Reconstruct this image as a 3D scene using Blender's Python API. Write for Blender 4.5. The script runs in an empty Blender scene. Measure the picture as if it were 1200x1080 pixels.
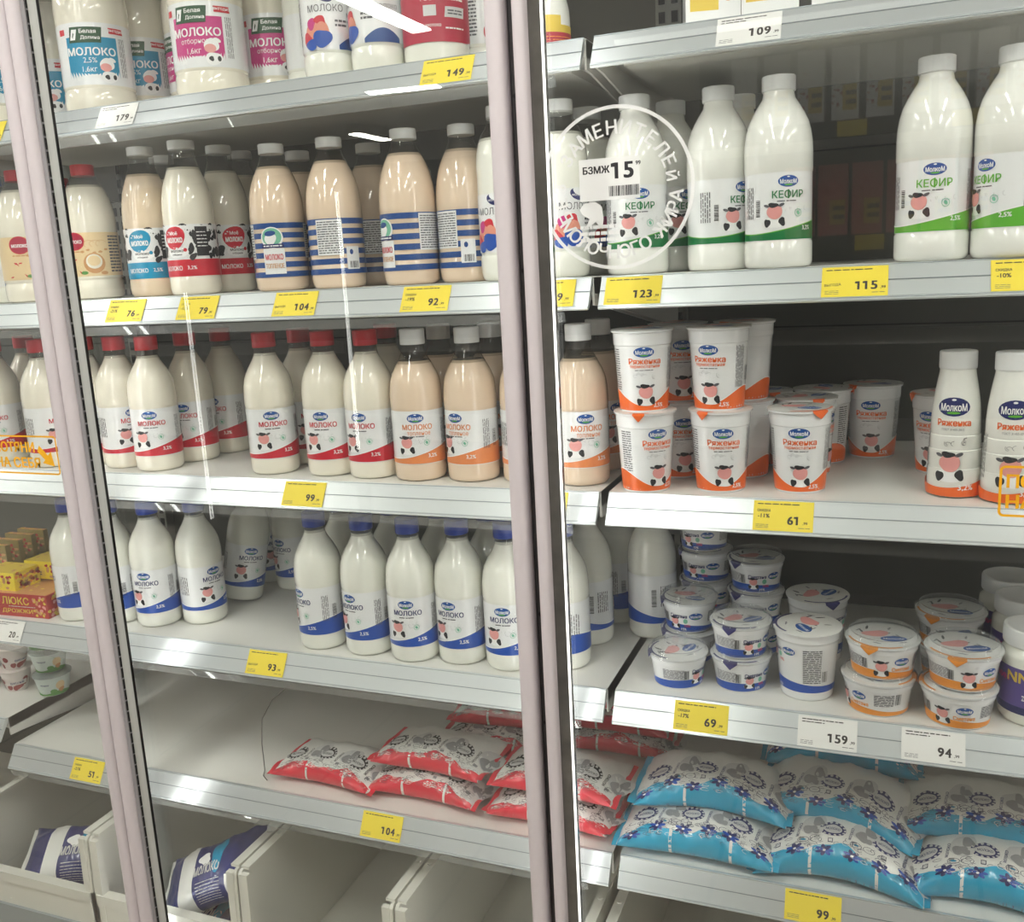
import bpy, math, random
from mathutils import Vector, Matrix, noise
S=bpy.context.scene; COL=S.collection
R=math.radians
# ------------------------------------------------------------------ camera
cd=bpy.data.cameras.new('camera'); cam=bpy.data.objects.new('camera',cd); COL.objects.link(cam)
cd.sensor_fit='HORIZONTAL'; cd.sensor_width=36.0; cd.lens=36.0*1116.5245/1200; cd.clip_start=.02
ya,pi_,ro=R(22.00626),R(11.66936),R(-3.03852)
fw=Vector((-math.sin(ya)*math.cos(pi_),math.cos(ya)*math.cos(pi_),-math.sin(pi_)))
rt=Vector((math.cos(ya),math.sin(ya),0)); up=rt.cross(fw)
rt2=rt*math.cos(ro)+up*math.sin(ro); up2=up*math.cos(ro)-rt*math.sin(ro)
cam.matrix_world=Matrix(((rt2.x,up2.x,-fw.x,.3704),(rt2.y,up2.y,-fw.y,-1.2597),(rt2.z,up2.z,-fw.z,1.4995),(0,0,0,1)))
S.camera=cam
# ------------------------------------------------------------------ world, exposure
W=bpy.data.worlds.new('store_ambient'); S.world=W; W.use_nodes=True
W.node_tree.nodes['Background'].inputs[0].default_value=(1.0,.98,.93,1); W.node_tree.nodes['Background'].inputs[1].default_value=.55
vs=S.view_settings; vs.view_transform='Standard'; vs.look='None'; vs.gamma=1; vs.exposure=0.06; vs.use_curve_mapping=False
try:
    S.cycles.transparent_max_bounces=40; S.cycles.max_bounces=8
except Exception: pass
LAMP=50.0; STRIP=13.0
# ------------------------------------------------------------------ materials
MAT={}
def lin(c):
    return tuple((x/12.92 if x<=.04045 else ((x+.055)/1.055)**2.4) for x in c)
def mat(name,rgb=None,rough=.4,metal=0,spec=.5,coat=0,emit=0,bump=0,bscale=60,var=0):
    if name in MAT: return MAT[name]
    m=bpy.data.materials.new(name); m.use_nodes=True; nt=m.node_tree; b=nt.nodes['Principled BSDF']
    c=lin([v/255 for v in rgb])
    b.inputs['Base Color'].default_value=(*c,1); b.inputs['Roughness'].default_value=rough; b.inputs['Metallic'].default_value=metal
    b.inputs['Specular IOR Level'].default_value=spec; b.inputs['Coat Weight'].default_value=coat; b.inputs['Coat Roughness'].default_value=.02
    if emit:
        b.inputs['Emission Color'].default_value=(*c,1); b.inputs['Emission Strength'].default_value=emit
    if bump or var:
        tc=nt.nodes.new('ShaderNodeTexCoord'); n=nt.nodes.new('ShaderNodeTexNoise'); n.inputs['Scale'].default_value=bscale; n.inputs['Detail'].default_value=4
        nt.links.new(tc.outputs['Object'],n.inputs['Vector'])
        if bump:
            bp=nt.nodes.new('ShaderNodeBump'); bp.inputs['Strength'].default_value=bump; bp.inputs['Distance'].default_value=.002
            nt.links.new(n.outputs['Fac'],bp.inputs['Height']); nt.links.new(bp.outputs['Normal'],b.inputs['Normal'])
        if var:
            mx=nt.nodes.new('ShaderNodeMix'); mx.data_type='RGBA'
            mx.inputs[6].default_value=(*[v*(1-var) for v in c],1); mx.inputs[7].default_value=(*[min(1,v*(1+var)) for v in c],1)
            nt.links.new(n.outputs['Fac'],mx.inputs[0]); nt.links.new(mx.outputs[2],b.inputs['Base Color'])
    MAT[name]=m; return m
def clear(name,tint=(1,1,1),r0=.04,dust=0.0,rough=0.0,frost=0.0):
    """thin clear sheet: transparent + mirror weighted by Schlick, optional dusty film"""
    if name in MAT: return MAT[name]
    m=bpy.data.materials.new(name); m.use_nodes=True; nt=m.node_tree; N=nt.nodes; L=nt.links
    for n in list(N): N.remove(n)
    out=N.new('ShaderNodeOutputMaterial'); tr=N.new('ShaderNodeBsdfTransparent'); tr.inputs[0].default_value=(*tint,1)
    gl=N.new('ShaderNodeBsdfGlossy'); gl.inputs['Roughness'].default_value=rough
    g=N.new('ShaderNodeNewGeometry'); d=N.new('ShaderNodeVectorMath'); d.operation='DOT_PRODUCT'
    L.new(g.outputs['Normal'],d.inputs[0]); L.new(g.outputs['Incoming'],d.inputs[1])
    ab=N.new('ShaderNodeMath'); ab.operation='ABSOLUTE'; L.new(d.outputs['Value'],ab.inputs[0])
    om=N.new('ShaderNodeMath'); om.operation='SUBTRACT'; om.inputs[0].default_value=1; L.new(ab.outputs[0],om.inputs[1])
    pw=N.new('ShaderNodeMath'); pw.operation='POWER'; pw.inputs[1].default_value=5; L.new(om.outputs[0],pw.inputs[0])
    ma=N.new('ShaderNodeMath'); ma.operation='MULTIPLY_ADD'; ma.inputs[1].default_value=1-r0; ma.inputs[2].default_value=r0; L.new(pw.outputs[0],ma.inputs[0])
    mx=N.new('ShaderNodeMixShader'); L.new(ma.outputs[0],mx.inputs[0]); L.new(tr.outputs[0],mx.inputs[1]); L.new(gl.outputs[0],mx.inputs[2])
    last=mx
    if dust or frost:
        df=N.new('ShaderNodeBsdfDiffuse'); df.inputs[0].default_value=(.85,.86,.85,1)
        m2=N.new('ShaderNodeMixShader'); L.new(mx.outputs[0],m2.inputs[1]); L.new(df.outputs[0],m2.inputs[2])
        if dust:
            tc=N.new('ShaderNodeTexCoord'); no=N.new('ShaderNodeTexNoise'); no.inputs['Scale'].default_value=3.0; no.inputs['Detail'].default_value=5
            L.new(tc.outputs['Object'],no.inputs['Vector'])
            mr=N.new('ShaderNodeMapRange'); mr.inputs[1].default_value=.35; mr.inputs[2].default_value=.75; mr.inputs[3].default_value=dust*.3; mr.inputs[4].default_value=dust
            L.new(no.outputs['Fac'],mr.inputs[0]); L.new(mr.outputs[0],m2.inputs[0])
        else: m2.inputs[0].default_value=frost
        last=m2
    L.new(last.outputs[0],out.inputs[0]); MAT[name]=m; return m
# colours
mat('milk_white',(238,238,228),.09,coat=.6); mat('milk_cream',(240,234,218),.09,coat=.6); mat('milk_baked',(232,209,184),.09,coat=.6)
mat('milk_baked_dark',(226,205,178),.09,coat=.6); mat('kefir_white',(240,240,234),.11,coat=.6)
mat('label_white',(238,239,240),.2,coat=.4); mat('paper_white',(238,237,234),.55); mat('tag_yellow',(246,222,62),.5); mat('tag_ink',(52,46,44),.6)
mat('red',(205,38,56),.3); mat('cap_red',(196,34,46),.35); mat('cap_white',(232,233,233),.32); mat('cap_blue',(38,66,158),.35)
mat('blue',(24,78,172),.3); mat('logo_blue',(20,82,160),.3); mat('navy',(28,36,100),.35); mat('green',(12,118,62),.3); mat('lime',(96,178,52),.3); mat('tag_green',(22,74,42),.4)
mat('orange',(240,106,36),.3); mat('orange_soft',(232,140,84),.3); mat('amber',(238,150,50),.35); mat('ink',(34,34,38),.5); mat('ink_soft',(88,88,94),.5); mat('ink_pale',(188,190,192),.5)
mat('pink',(232,160,156),.35); mat('pink_deep',(200,44,128),.35); mat('cyan',(10,142,184),.35); mat('red_deep',(176,26,60),.35); mat('beige',(232,206,160),.35); mat('tan',(206,150,96),.4)
mat('skin',(228,150,128),.4); mat('mint',(120,190,160),.4); mat('stripe_blue',(30,74,140),.3); mat('white',(245,245,245),.3); mat('lilac',(92,78,150),.35); mat('gold',(226,196,72),.4); mat('yeast_red',(176,40,40),.35)
mat('yellow',(238,214,50),.4); mat('pouch_red',(222,52,70),.3,coat=.3,bump=.25,bscale=45); mat('pouch_cyan',(42,166,206),.3,coat=.3,bump=.25,bscale=45); mat('pouch_white',(232,232,228),.3,coat=.3,bump=.25,bscale=45)
mat('pouch_navy',(44,50,112),.3,coat=.3,bump=.3,bscale=40); mat('pouch_ink',(48,52,84),.4); mat('pouch_grey',(150,150,152),.4); mat('pouch_pale',(206,206,206),.35)
mat('foil_purple',(62,60,120),.3,metal=.3); mat('foil_grey',(176,178,184),.3,metal=.5); mat('foil_dark',(84,84,92),.35,metal=.4)
mat('shelf_paint',(222,221,216),.42,var=.03,bscale=8); mat('olive',(140,122,66),.4); mat('shelf_under',(216,216,210),.5); mat('rail_metal',(212,217,219),.28,metal=.5,var=.02,bscale=3); mat('rail_clear',(206,214,218),.2,metal=.35); mat('rail_groove',(140,148,152),.4,metal=.4)
mat('back_panel',(70,71,65),.45,var=.05,bscale=3); mat('upright_grey',(122,122,116),.45); mat('slot_black',(14,14,14),.7); mat('frame_lilac',(203,195,198),.5,var=.02,bscale=12); mat('frame_grey',(150,148,150),.45); mat('gap_dark',(58,56,56),.5); mat('gasket_black',(16,16,16),.5)
mat('glass_edge_grey',(176,178,174),.3); mat('glass_edge_dark',(88,86,82),.12,coat=.5,var=.5,bscale=30)
mat('bin_white',(226,225,216),.4,bump=.05,bscale=20); mat('base_panel',(150,158,160),.4); mat('wire',(120,118,114),.3,metal=.8)
mat('leaf_green',(90,150,70),.5); mat('cherry',(130,22,30),.3); mat('cherry_white',(220,210,206),.4); mat('tub_mint',(214,226,220),.3)
clear('sticker_film',(1,1,1),.03,frost=.78); mat('sticker_yellow',(240,176,20),.5)
clear('bottle_clear',(.80,.80,.78),.06); clear('lid_clear',(.93,.94,.95),.07,frost=.05); clear('rail_film',(.93,.95,.96),.06,frost=.10)
clear('door_glass',(.965,.975,.968),.042,dust=.022); 
# ------------------------------------------------------------------ mesh builder
class MB:
    def __init__(s): s.v=[]; s.f=[]; s.m=[]; s.mats=[]
    def mi(s,name):
        if name not in s.mats: s.mats.append(name)
        return s.mats.index(name)
    def add(s,vs,fs,m):
        o=len(s.v); s.v+= [tuple(v) for v in vs]; k=s.mi(m)
        for f in fs: s.f.append(tuple(o+i for i in f)); s.m.append(k)
        return s
    def box(s,x0,x1,y0,y1,z0,z1,m,bev=0):
        if bev<=0:
            vs=[(x,y,z) for z in (z0,z1) for y in (y0,y1) for x in (x0,x1)]
            return s.add(vs,[(0,2,3,1),(4,5,7,6),(0,1,5,4),(2,6,7,3),(0,4,6,2),(1,3,7,5)],m)
        # vertical-edge rounded prism along the longest axis is enough for rails and posts: chamfer in X-Y
        b=bev; pts=[(x0+b,y0),(x1-b,y0),(x1-b*.3,y0+b*.3),(x1,y0+b),(x1,y1-b),(x1-b*.3,y1-b*.3),(x1-b,y1),(x0+b,y1),(x0+b*.3,y1-b*.3),(x0,y1-b),(x0,y0+b),(x0+b*.3,y0+b*.3)]
        return s.prism([(p[0],p[1]) for p in pts],z0,z1,m,'z')
    def prism(s,poly,a,b,m,axis):
        n=len(poly)
        def P(p,t):
            return (p[0],p[1],t) if axis=='z' else ((t,p[0],p[1]) if axis=='x' else (p[0],t,p[1]))
        vs=[P(p,a) for p in poly]+[P(p,b) for p in poly]
        fs=[(i,(i+1)%n,n+(i+1)%n,n+i) for i in range(n)]+[tuple(range(n-1,-1,-1)),tuple(range(n,2*n))]
        return s.add(vs,fs,m)
    def lathe(s,prof,m,seg=36,cx=0,cy=0,cap0=True,cap1=True,sq=0):
        vs=[];fs=[];n=len(prof)
        for (r,z) in prof:
            for i in range(seg):
                a=2*math.pi*i/seg; k=1
                if sq: k=1+sq*(1/ max(abs(math.cos(a)),abs(math.sin(a)))-1)
                vs.append((cx+r*k*math.cos(a),cy+r*k*math.sin(a),z))
        for j in range(n-1):
            for i in range(seg):
                i2=(i+1)%seg; fs.append((j*seg+i,j*seg+i2,(j+1)*seg+i2,(j+1)*seg+i))
        if cap0: fs.append(tuple(range(seg-1,-1,-1)))
        if cap1: fs.append(tuple((n-1)*seg+i for i in range(seg)))
        return s.add(vs,fs,m)
    def tube(s,pts,r,m,seg=8):
        vs=[];fs=[];n=len(pts)
        for k,p in enumerate(pts):
            p=Vector(p); t=(Vector(pts[min(k+1,n-1)])-Vector(pts[max(k-1,0)])).normalized()
            a=t.cross(Vector((0,1,0))); 
            if a.length<.01: a=t.cross(Vector((1,0,0)))
            a.normalize(); b=t.cross(a)
            for i in range(seg):
                c=2*math.pi*i/seg; vs.append(p+a*(r*math.cos(c))+b*(r*math.sin(c)))
        for k in range(n-1):
            for i in range(seg): fs.append((k*seg+i,k*seg+(i+1)%seg,(k+1)*seg+(i+1)%seg,(k+1)*seg+i))
        fs+= [tuple(range(seg)),tuple((n-1)*seg+i for i in range(seg-1,-1,-1))]
        return s.add(vs,fs,m)
    def mesh(s,name,smooth=True,ang=40):
        me=bpy.data.meshes.new(name); me.from_pydata(s.v,[],s.f)
        for n in s.mats: me.materials.append(MAT[n])
        me.polygons.foreach_set('material_index',s.m)
        if smooth:
            me.polygons.foreach_set('use_smooth',[True]*len(s.f)); me.update()
            me.set_sharp_from_angle(angle=R(ang))
        me.update(); return me
    def build(s,name,parent=None,smooth=True,loc=None,ang=40):
        o=bpy.data.objects.new(name,s.mesh(name,smooth,ang)); COL.objects.link(o)
        if parent: o.parent=parent
        if loc: o.location=loc
        return o
# ------------------------------------------------------------------ artwork laid on a surface
_T={}
def glyphs(txt,bold):
    k=(txt,bold)
    if k in _T: return _T[k]
    c=bpy.data.curves.new('t','FONT'); c.body=txt; c.size=1; c.offset=bold; c.resolution_u=3
    o=bpy.data.objects.new('t',c); COL.objects.link(o); dg=bpy.context.evaluated_depsgraph_get()
    me=o.evaluated_get(dg).to_mesh(); vs=[(v.co.x,v.co.y) for v in me.vertices]; fs=[tuple(p.vertices) for p in me.polygons]
    o.evaluated_get(dg).to_mesh_clear(); bpy.data.objects.remove(o); bpy.data.curves.remove(c)
    _T[k]=(vs,fs); return _T[k]
class Art:
    """2-D shapes (u across, v up, metres) carried on to a surface by fn(u,v,lift)"""
    def __init__(s,fn,mb=None): s.fn=fn; s.b=mb or MB(); s.k=0
    def put(s,pts,fs,m,l):
        s.b.add([s.fn(u,v,l) for u,v in pts],fs,m)
    def strip(s,u0,u1,lo,hi,m,l=1,n=24,rows=2):
        f=lambda g,u: g(u) if callable(g) else g
        pts=[];fs=[]
        for i in range(n+1):
            u=u0+(u1-u0)*i/n
            for j in range(rows+1): pts.append((u,f(lo,u)+(f(hi,u)-f(lo,u))*j/rows))
        for i in range(n):
            for j in range(rows):
                a=i*(rows+1)+j; fs.append((a,a+rows+1,a+rows+2,a+1))
        s.put(pts,fs,m,l)
    def ell(s,cu,cv,a,b,m,l=2,rot=0,n=20,wob=0,seed=0):
        rnd=random.Random(seed); pts=[(cu,cv)];fs=[]; c,sn=math.cos(rot),math.sin(rot)
        ph=[rnd.uniform(0,6.28) for _ in range(3)]
        for k in (.5,1):
            for i in range(n):
                t=2*math.pi*i/n; w=1+wob*(math.sin(2*t+ph[0])*.5+math.sin(3*t+ph[1])*.5)
                x,y=a*k*w*math.cos(t),b*k*w*math.sin(t); pts.append((cu+x*c-y*sn,cv+x*sn+y*c))
        for i in range(n):
            j=(i+1)%n; fs.append((0,1+i,1+j)); fs.append((1+i,1+n+i,1+n+j,1+j))
        s.put(pts,fs,m,l)
    def ring(s,cu,cv,a,b,t,m,l=2,n=48,a0=0,a1=2*math.pi):
        pts=[];fs=[]
        for i in range(n+1):
            q=a0+(a1-a0)*i/n
            for d in (-t/2,t/2): pts.append((cu+(a+d)*math.cos(q),cv+(b+d)*math.sin(q)))
        for i in range(n): fs.append((2*i,2*i+2,2*i+3,2*i+1))
        s.put(pts,fs,m,l)
    def rect(s,u0,u1,v0,v1,m,l=2,skew=0):
        n=max(1,int(abs(u1-u0)/.006)); pts=[];fs=[]
        for i in range(n+1):
            u=u0+(u1-u0)*i/n; pts+=[(u-skew/2,v0),(u+skew/2,v1)]
        for i in range(n): fs.append((2*i,2*i+2,2*i+3,2*i+1))
        s.put(pts,fs,m,l)
    def text(s,txt,cu,cv,h,m,l=3,bold=.01,rot=0,width=None,align='c'):
        if bold>=.008:
            d=h*min(.05,bold*2.2); c,sn=math.cos(rot),math.sin(rot)
            for k,(dx,dy) in enumerate(((-d,-d*.5),(d,-d*.5),(-d,d*.5),(d,d*.5))):
                s.text(txt,cu+dx*c-dy*sn,cv+dx*sn+dy*c,h*.97,m,l+k*.06,0,rot,width,align)
            return
        if txt=='КЕФИР':
            txt='КЕОИР'; k=(width or h*4)*.012+h*.04; s.rect(cu-k+(width or 0)*.0,cu+k,cv-h*.58,cv+h*.58,m,l)
        vs,fs=glyphs(txt,0.0)
        if not vs: return
        x0=min(v[0] for v in vs);x1=max(v[0] for v in vs);y0=min(v[1] for v in vs);y1=max(v[1] for v in vs)
        ky=h/max(.3,y1-y0); kx=ky if width is None else width/(x1-x0)
        ox=(x0+x1)/2 if align=='c' else (x0 if align=='l' else x1); oy=(y0+y1)/2; c,sn=math.cos(rot),math.sin(rot)
        pts=[]
        for x,y in vs:
            X,Y=(x-ox)*kx,(y-oy)*ky; pts.append((cu+X*c-Y*sn,cv+X*sn+Y*c))
        s.put(pts,fs,m,l)
    def price(s,txt,cu,cv,h,m,l=1):
        adv=h*.78; x=cu-adv*len(txt)/2
        for ch in txt:
            if ch=='1':
                a=x+adv*.30; w=h*.25; s.put([(a,cv-h/2),(a+w,cv-h/2),(a+w,cv+h/2),(a,cv+h/2),(a-h*.24,cv+h*.46),(a-h*.24,cv+h*.24),(a,cv+h*.24)],[(0,1,2,3),(3,4,5,6)],m,l)
            else: s.text(ch,x+adv*.5,cv,h,m,l,.022,width=adv*.74)
            x+=adv
    def lines(s,u0,u1,v0,v1,n,m='ink_soft',l=2,seed=0,vert=False,fill=.5):
        """rows of short dashes standing for fine print"""
        rnd=random.Random(seed)
        for i in range(n):
            if vert:
                a=u0+(u1-u0)*(i+.5)/n; t=abs(u1-u0)/n*fill; y=v0
                while y<v1-.001:
                    e=min(v1,y+rnd.uniform(.003,.012)); s.rect(a-t/2,a+t/2,y,e,m,l); y=e+rnd.uniform(.0008,.002)
            else:
                a=v1-(v1-v0)*(i+.5)/n; t=abs(v1-v0)/n*fill; x=u0
                while x<u1-.001:
                    e=min(u1,x+rnd.uniform(.003,.010)); s.rect(x,e,a-t/2,a+t/2,m,l); x=e+rnd.uniform(.0006,.0016)
    def bars(s,u0,u1,v0,v1,m='ink',l=3,seed=1,vert=False):
        rnd=random.Random(seed); x=(v0 if vert else u0); E=(v1 if vert else u1)
        while x<E:
            w=rnd.choice((.0004,.0006,.0010))
            if vert: s.rect(u0,u1,x,min(E,x+w),m,l)
            else: s.rect(x,min(E,x+w),v0,v1,m,l)
            x+=w+rnd.choice((.0004,.0006,.0009))
def around(rad,Rm,dl=.00022):
    """wrap on a turned surface: rad(z) is its radius, u is arc length at radius Rm, u=0 faces -Y"""
    def fn(u,v,l):
        r=rad(v)+l*dl; a=u/Rm; return (r*math.sin(a),-r*math.cos(a),v)
    return fn
def interp(prof):
    p=sorted(prof,key=lambda q:q[1])
    def f(z):
        if z<=p[0][1]: return p[0][0]
        for (r0,z0),(r1,z1) in zip(p,p[1:]):
            if z0<=z<=z1: return r0 if z1==z0 else r0+(r1-r0)*(z-z0)/(z1-z0)
        return p[-1][0]
    return f
def logo(a,cu,cv,w,m='logo_blue'):
    a.ell(cu,cv,w/2,w*.27,m,3); a.text('МолкоМ',cu,cv-w*.01,w*.22,'white',4,.01,width=w*.80)
    a.ell(cu,cv-w*.17,w*.2,w*.035,'lime',4); a.ell(cu,cv+w*.2,w*.07,w*.03,'white',4)
def cowpatch(a,cu,cv,s):
    """a small piebald blot: pink patch, black and white patches"""
    a.ell(cu,cv-s*.75,s*.75,s*.45,'white',3,wob=.1,seed=3); a.ell(cu-s*.55,cv-s*.8,s*.22,s*.33,'ink',4,wob=.25,seed=4); a.ell(cu+s*.55,cv-s*.72,s*.26,s*.3,'ink',4,wob=.25,seed=5)
    a.ell(cu,cv,s*.6,s*.52,'pink',5,wob=.06,seed=6); a.ell(cu-s*.1,cv+s*.5,s*.34,s*.2,'ink',6,wob=.25,seed=7); a.ell(cu+s*.5,cv+s*.5,s*.24,s*.11,'ink_soft',5,rot=.4); a.ell(cu-s*.6,cv+s*.46,s*.22,s*.1,'ink_soft',5,rot=-.3)
def scribble(a,cu,cv,w,m='ink_pale',l=2,seed=0):
    rnd=random.Random(seed)
    for i in range(7):
        a.ring(cu+rnd.uniform(-w/2,w/2),cv+rnd.uniform(-w*.12,w*.12),w*rnd.uniform(.06,.14),w*rnd.uniform(.04,.1),.0005,m,l,n=14,a0=rnd.uniform(0,3),a1=rnd.uniform(3.5,6))
# ------------------------------------------------------------------ kinds of goods: each is a list of (part name, mesh, parent part index or None, label)
KIND={}
def kind(key,name,cat,parts): KIND[key]=(name,cat,parts)
def put(key,x,y,z,rz,label,group=None,tilt=None):
    name,cat,parts=KIND[key]
    e=bpy.data.objects.new(name,None); e.empty_display_size=.03; COL.objects.link(e)
    e.location=(x,y,z); e.rotation_euler=(tilt[0],tilt[1],rz) if tilt else (0,0,rz)
    e['label']=label; e['category']=cat
    if group: e['group']=group
    made=[]
    for (pn,me,par,pl) in parts:
        o=bpy.data.objects.new(pn,me); COL.objects.link(o); o.parent=e if par is None else made[par]
        if pl: o['label']=pl
        made.append(o)
    return e
def single(mb,name,label,cat,group=None,loc=None,rz=0,smooth=True,ang=40):
    o=mb.build(name,None,smooth,loc,ang); o.rotation_euler=(0,0,rz); o['label']=label; o['category']=cat
    if group: o['group']=group
    return o
def structure(mb,name,smooth=False):
    o=mb.build(name,None,smooth); o['kind']='structure'; return o
def scale(prof,r,h): return [(a*r,b*h) for a,b in prof]
def cut(prof,z0,z1):
    f=interp(prof); return [(f(z0),z0)]+[q for q in prof if z0+1e-5<q[1]<z1-1e-5]+[(f(z1),z1)]
def cap_mesh(r,z0,z1,m,z1dome=.0):
    b=MB(); n=48; vs=[];fs=[]
    pr=[(r*.98,z0),(r,z0+.0008),(r,z0+.002),(r,z1-.002),(r*.985,z1-.0008),(r*.94,z1),(r*.5,z1)]
    b.lathe(pr,m,n)
    return b.mesh('cap')
def bottle_parts(prof,milk,level,capz,capr,capm,label_mesh,opaque=False,seg=40,inner=.0006):
    parts=[]
    zt=prof[-1][1]
    if opaque: body=MB().lathe(prof,milk,seg)
    else:
        body=MB().lathe(cut([(r-(inner if z>.004 else 0),z) for r,z in prof],0,level),milk,seg)
    parts.append(('body',body.mesh('body'),None,None))
    if not opaque:
        parts.append(('neck',MB().lathe(cut(prof,level-.004,zt),'bottle_clear',seg,cap0=False,cap1=False).mesh('neck'),None,'clear empty top of the bottle above the milk'))
    parts.append(('cap',cap_mesh(capr,capz[0],capz[1],capm),None,None))
    if label_mesh: parts.append(('label',label_mesh,None,None))
    return parts
# --- the small dairy's one-litre bottle, in four fillings
MILK=scale([(.80,0),(.92,.008),(.985,.022),(1,.045),(1,.112),(.985,.118),(.985,.474),(1,.482),(1.01,.50),(1.01,.56),(.985,.62),(.94,.67),(.85,.715),(.72,.76),(.58,.80),(.48,.835),(.43,.862),(.425,.90)],.041,.232)
def milk_label(word,colour,wordm,pct,sub=None,z0=.0275,z1=.110,prof=MILK,Rm=.041):
    a=Art(around(interp(prof),Rm)); C=math.pi*Rm
    a.strip(-C,C,z0,z1,'label_white',1,n=64)
    wave=lambda u: z0+.0200+.0120*math.sin((u-.022)/Rm)
    a.strip(-C,C,z0+.001,wave,colour,2,n=64)
    a.strip(-C,C,wave,lambda u:wave(u)+.0012,'white',3,n=64,rows=1)
    logo(a,.000,z1-.011,.026)
    a.text(word,.002,z1-.0245,.0085,wordm,4,.012,width=.047)
    if sub: a.text(sub,.004,z1-.0345,.0055,wordm,4,.006,width=.036)
    a.lines(-.012,.014,z1-.0405 if sub else z1-.034,z1-.038 if sub else z1-.031,1,'ink_soft',4,seed=2)
    scribble(a,.012,z1-.045,.026,seed=3); cowpatch(a,-.016,z0+.034,.0160)
    a.ring(.0155,z0+.0335,.0042,.0042,.0007,'mint',4,n=20); a.ell(.0155,z0+.0335,.002,.0026,'mint',4,rot=.6)
    a.text(pct,.024,z0+.0125,.0066,'white',4,.01)
    a.lines(.044,.056,z0+.024,z1-.014,5,'ink_soft',3,seed=5,vert=True,fill=.4); a.bars(.062,.070,z0+.026,z0+.052,seed=4,vert=True)
    a.lines(-.072,-.050,z0+.03,z1-.018,6,'ink_soft',3,seed=8,vert=True,fill=.4); a.bars(-.086,-.078,z0+.03,z0+.06,seed=6,vert=True)
    a.lines(.080,.1,z0+.03,z1-.018,5,'ink_soft',3,seed=9,vert=True,fill=.35)
    return a.b.mesh('label')
CZ=(.2085,.232)
kind('red','milk_bottle','milk bottle',bottle_parts(MILK,'milk_cream',.199,CZ,.0192,'cap_red',milk_label('МОЛОКО','red','red','3,2%')))
kind('peach','milk_bottle','milk bottle',bottle_parts(MILK,'milk_baked',.184,CZ,.0192,'cap_white',milk_label('МОЛОКО','orange_soft','orange_soft','3,2%','топленое')))
kind('bluem','milk_bottle','milk bottle',bottle_parts(MILK,'milk_white',.203,CZ,.0192,'cap_blue',milk_label('МОЛОКО','blue','navy','2,5%')))
# --- kefir
KEF=scale([(.84,0),(.94,.008),(.985,.02),(1,.04),(1,.135),(.975,.142),(.975,.496),(1,.504),(1,.60),(.985,.66),(.94,.715),(.86,.765),(.74,.81),(.60,.852),(.48,.885),(.45,.91),(.445,.93)],.0425,.235)
def kefir_label(colour,wordm,pct,fat): 
    a=Art(around(interp(KEF),.0425)); C=math.pi*.0425; z0,z1=.034,.1165
    a.strip(-C,C,z0,z1,'label_white',1,n=64)
    wave=lambda u: z0+.0175+.0095*math.sin((u-.020)/.0425)
    a.strip(-C,C,z0+.001,wave,colour,2,n=64); a.strip(-C,C,wave,lambda u:wave(u)+.0012,'lime' if colour=='green' else 'white',3,n=64,rows=1)
    logo(a,.002,z1-.011,.026); a.text('КЕФИР',.002,z1-.0265,.0095,wordm,4,.008,width=.040)
    a.lines(-.012,.012,z1-.036,z1-.0335,1,'ink_soft',4,seed=2); scribble(a,.014,z1-.046,.026,seed=5); cowpatch(a,-.015,z0+.035,.0165)
    a.ring(.015,z0+.033,.0045,.0045,.0007,'mint',4,n=20); a.ell(.015,z0+.033,.002,.0028,'mint',4,rot=.6)
    a.text(pct,.028,z0+.0145,.0062,'white',4,.01)
    a.lines(.046,.058,z0+.022,z1-.012,6,'ink_soft',3,seed=5,vert=True,fill=.4); a.bars(.064,.072,z0+.026,z0+.052,seed=4,vert=True)
    a.lines(-.06,-.044,z0+.028,z1-.016,5,'ink_soft',3,seed=8,vert=True,fill=.4); a.bars(-.040,-.034,z0+.03,z0+.05,seed=6,vert=True)
    return a.b.mesh('label')
kind('kefir','kefir_bottle','kefir bottle',bottle_parts(KEF,'kefir_white',0,(.2165,.235),.0208,'cap_white',kefir_label('green','green','3,2%',0),True))
kind('limek','kefir_bottle','kefir bottle',bottle_parts(KEF,'kefir_white',0,(.2165,.235),.0208,'cap_white',kefir_label('lime','lime','2,5%',0),True))
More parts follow.
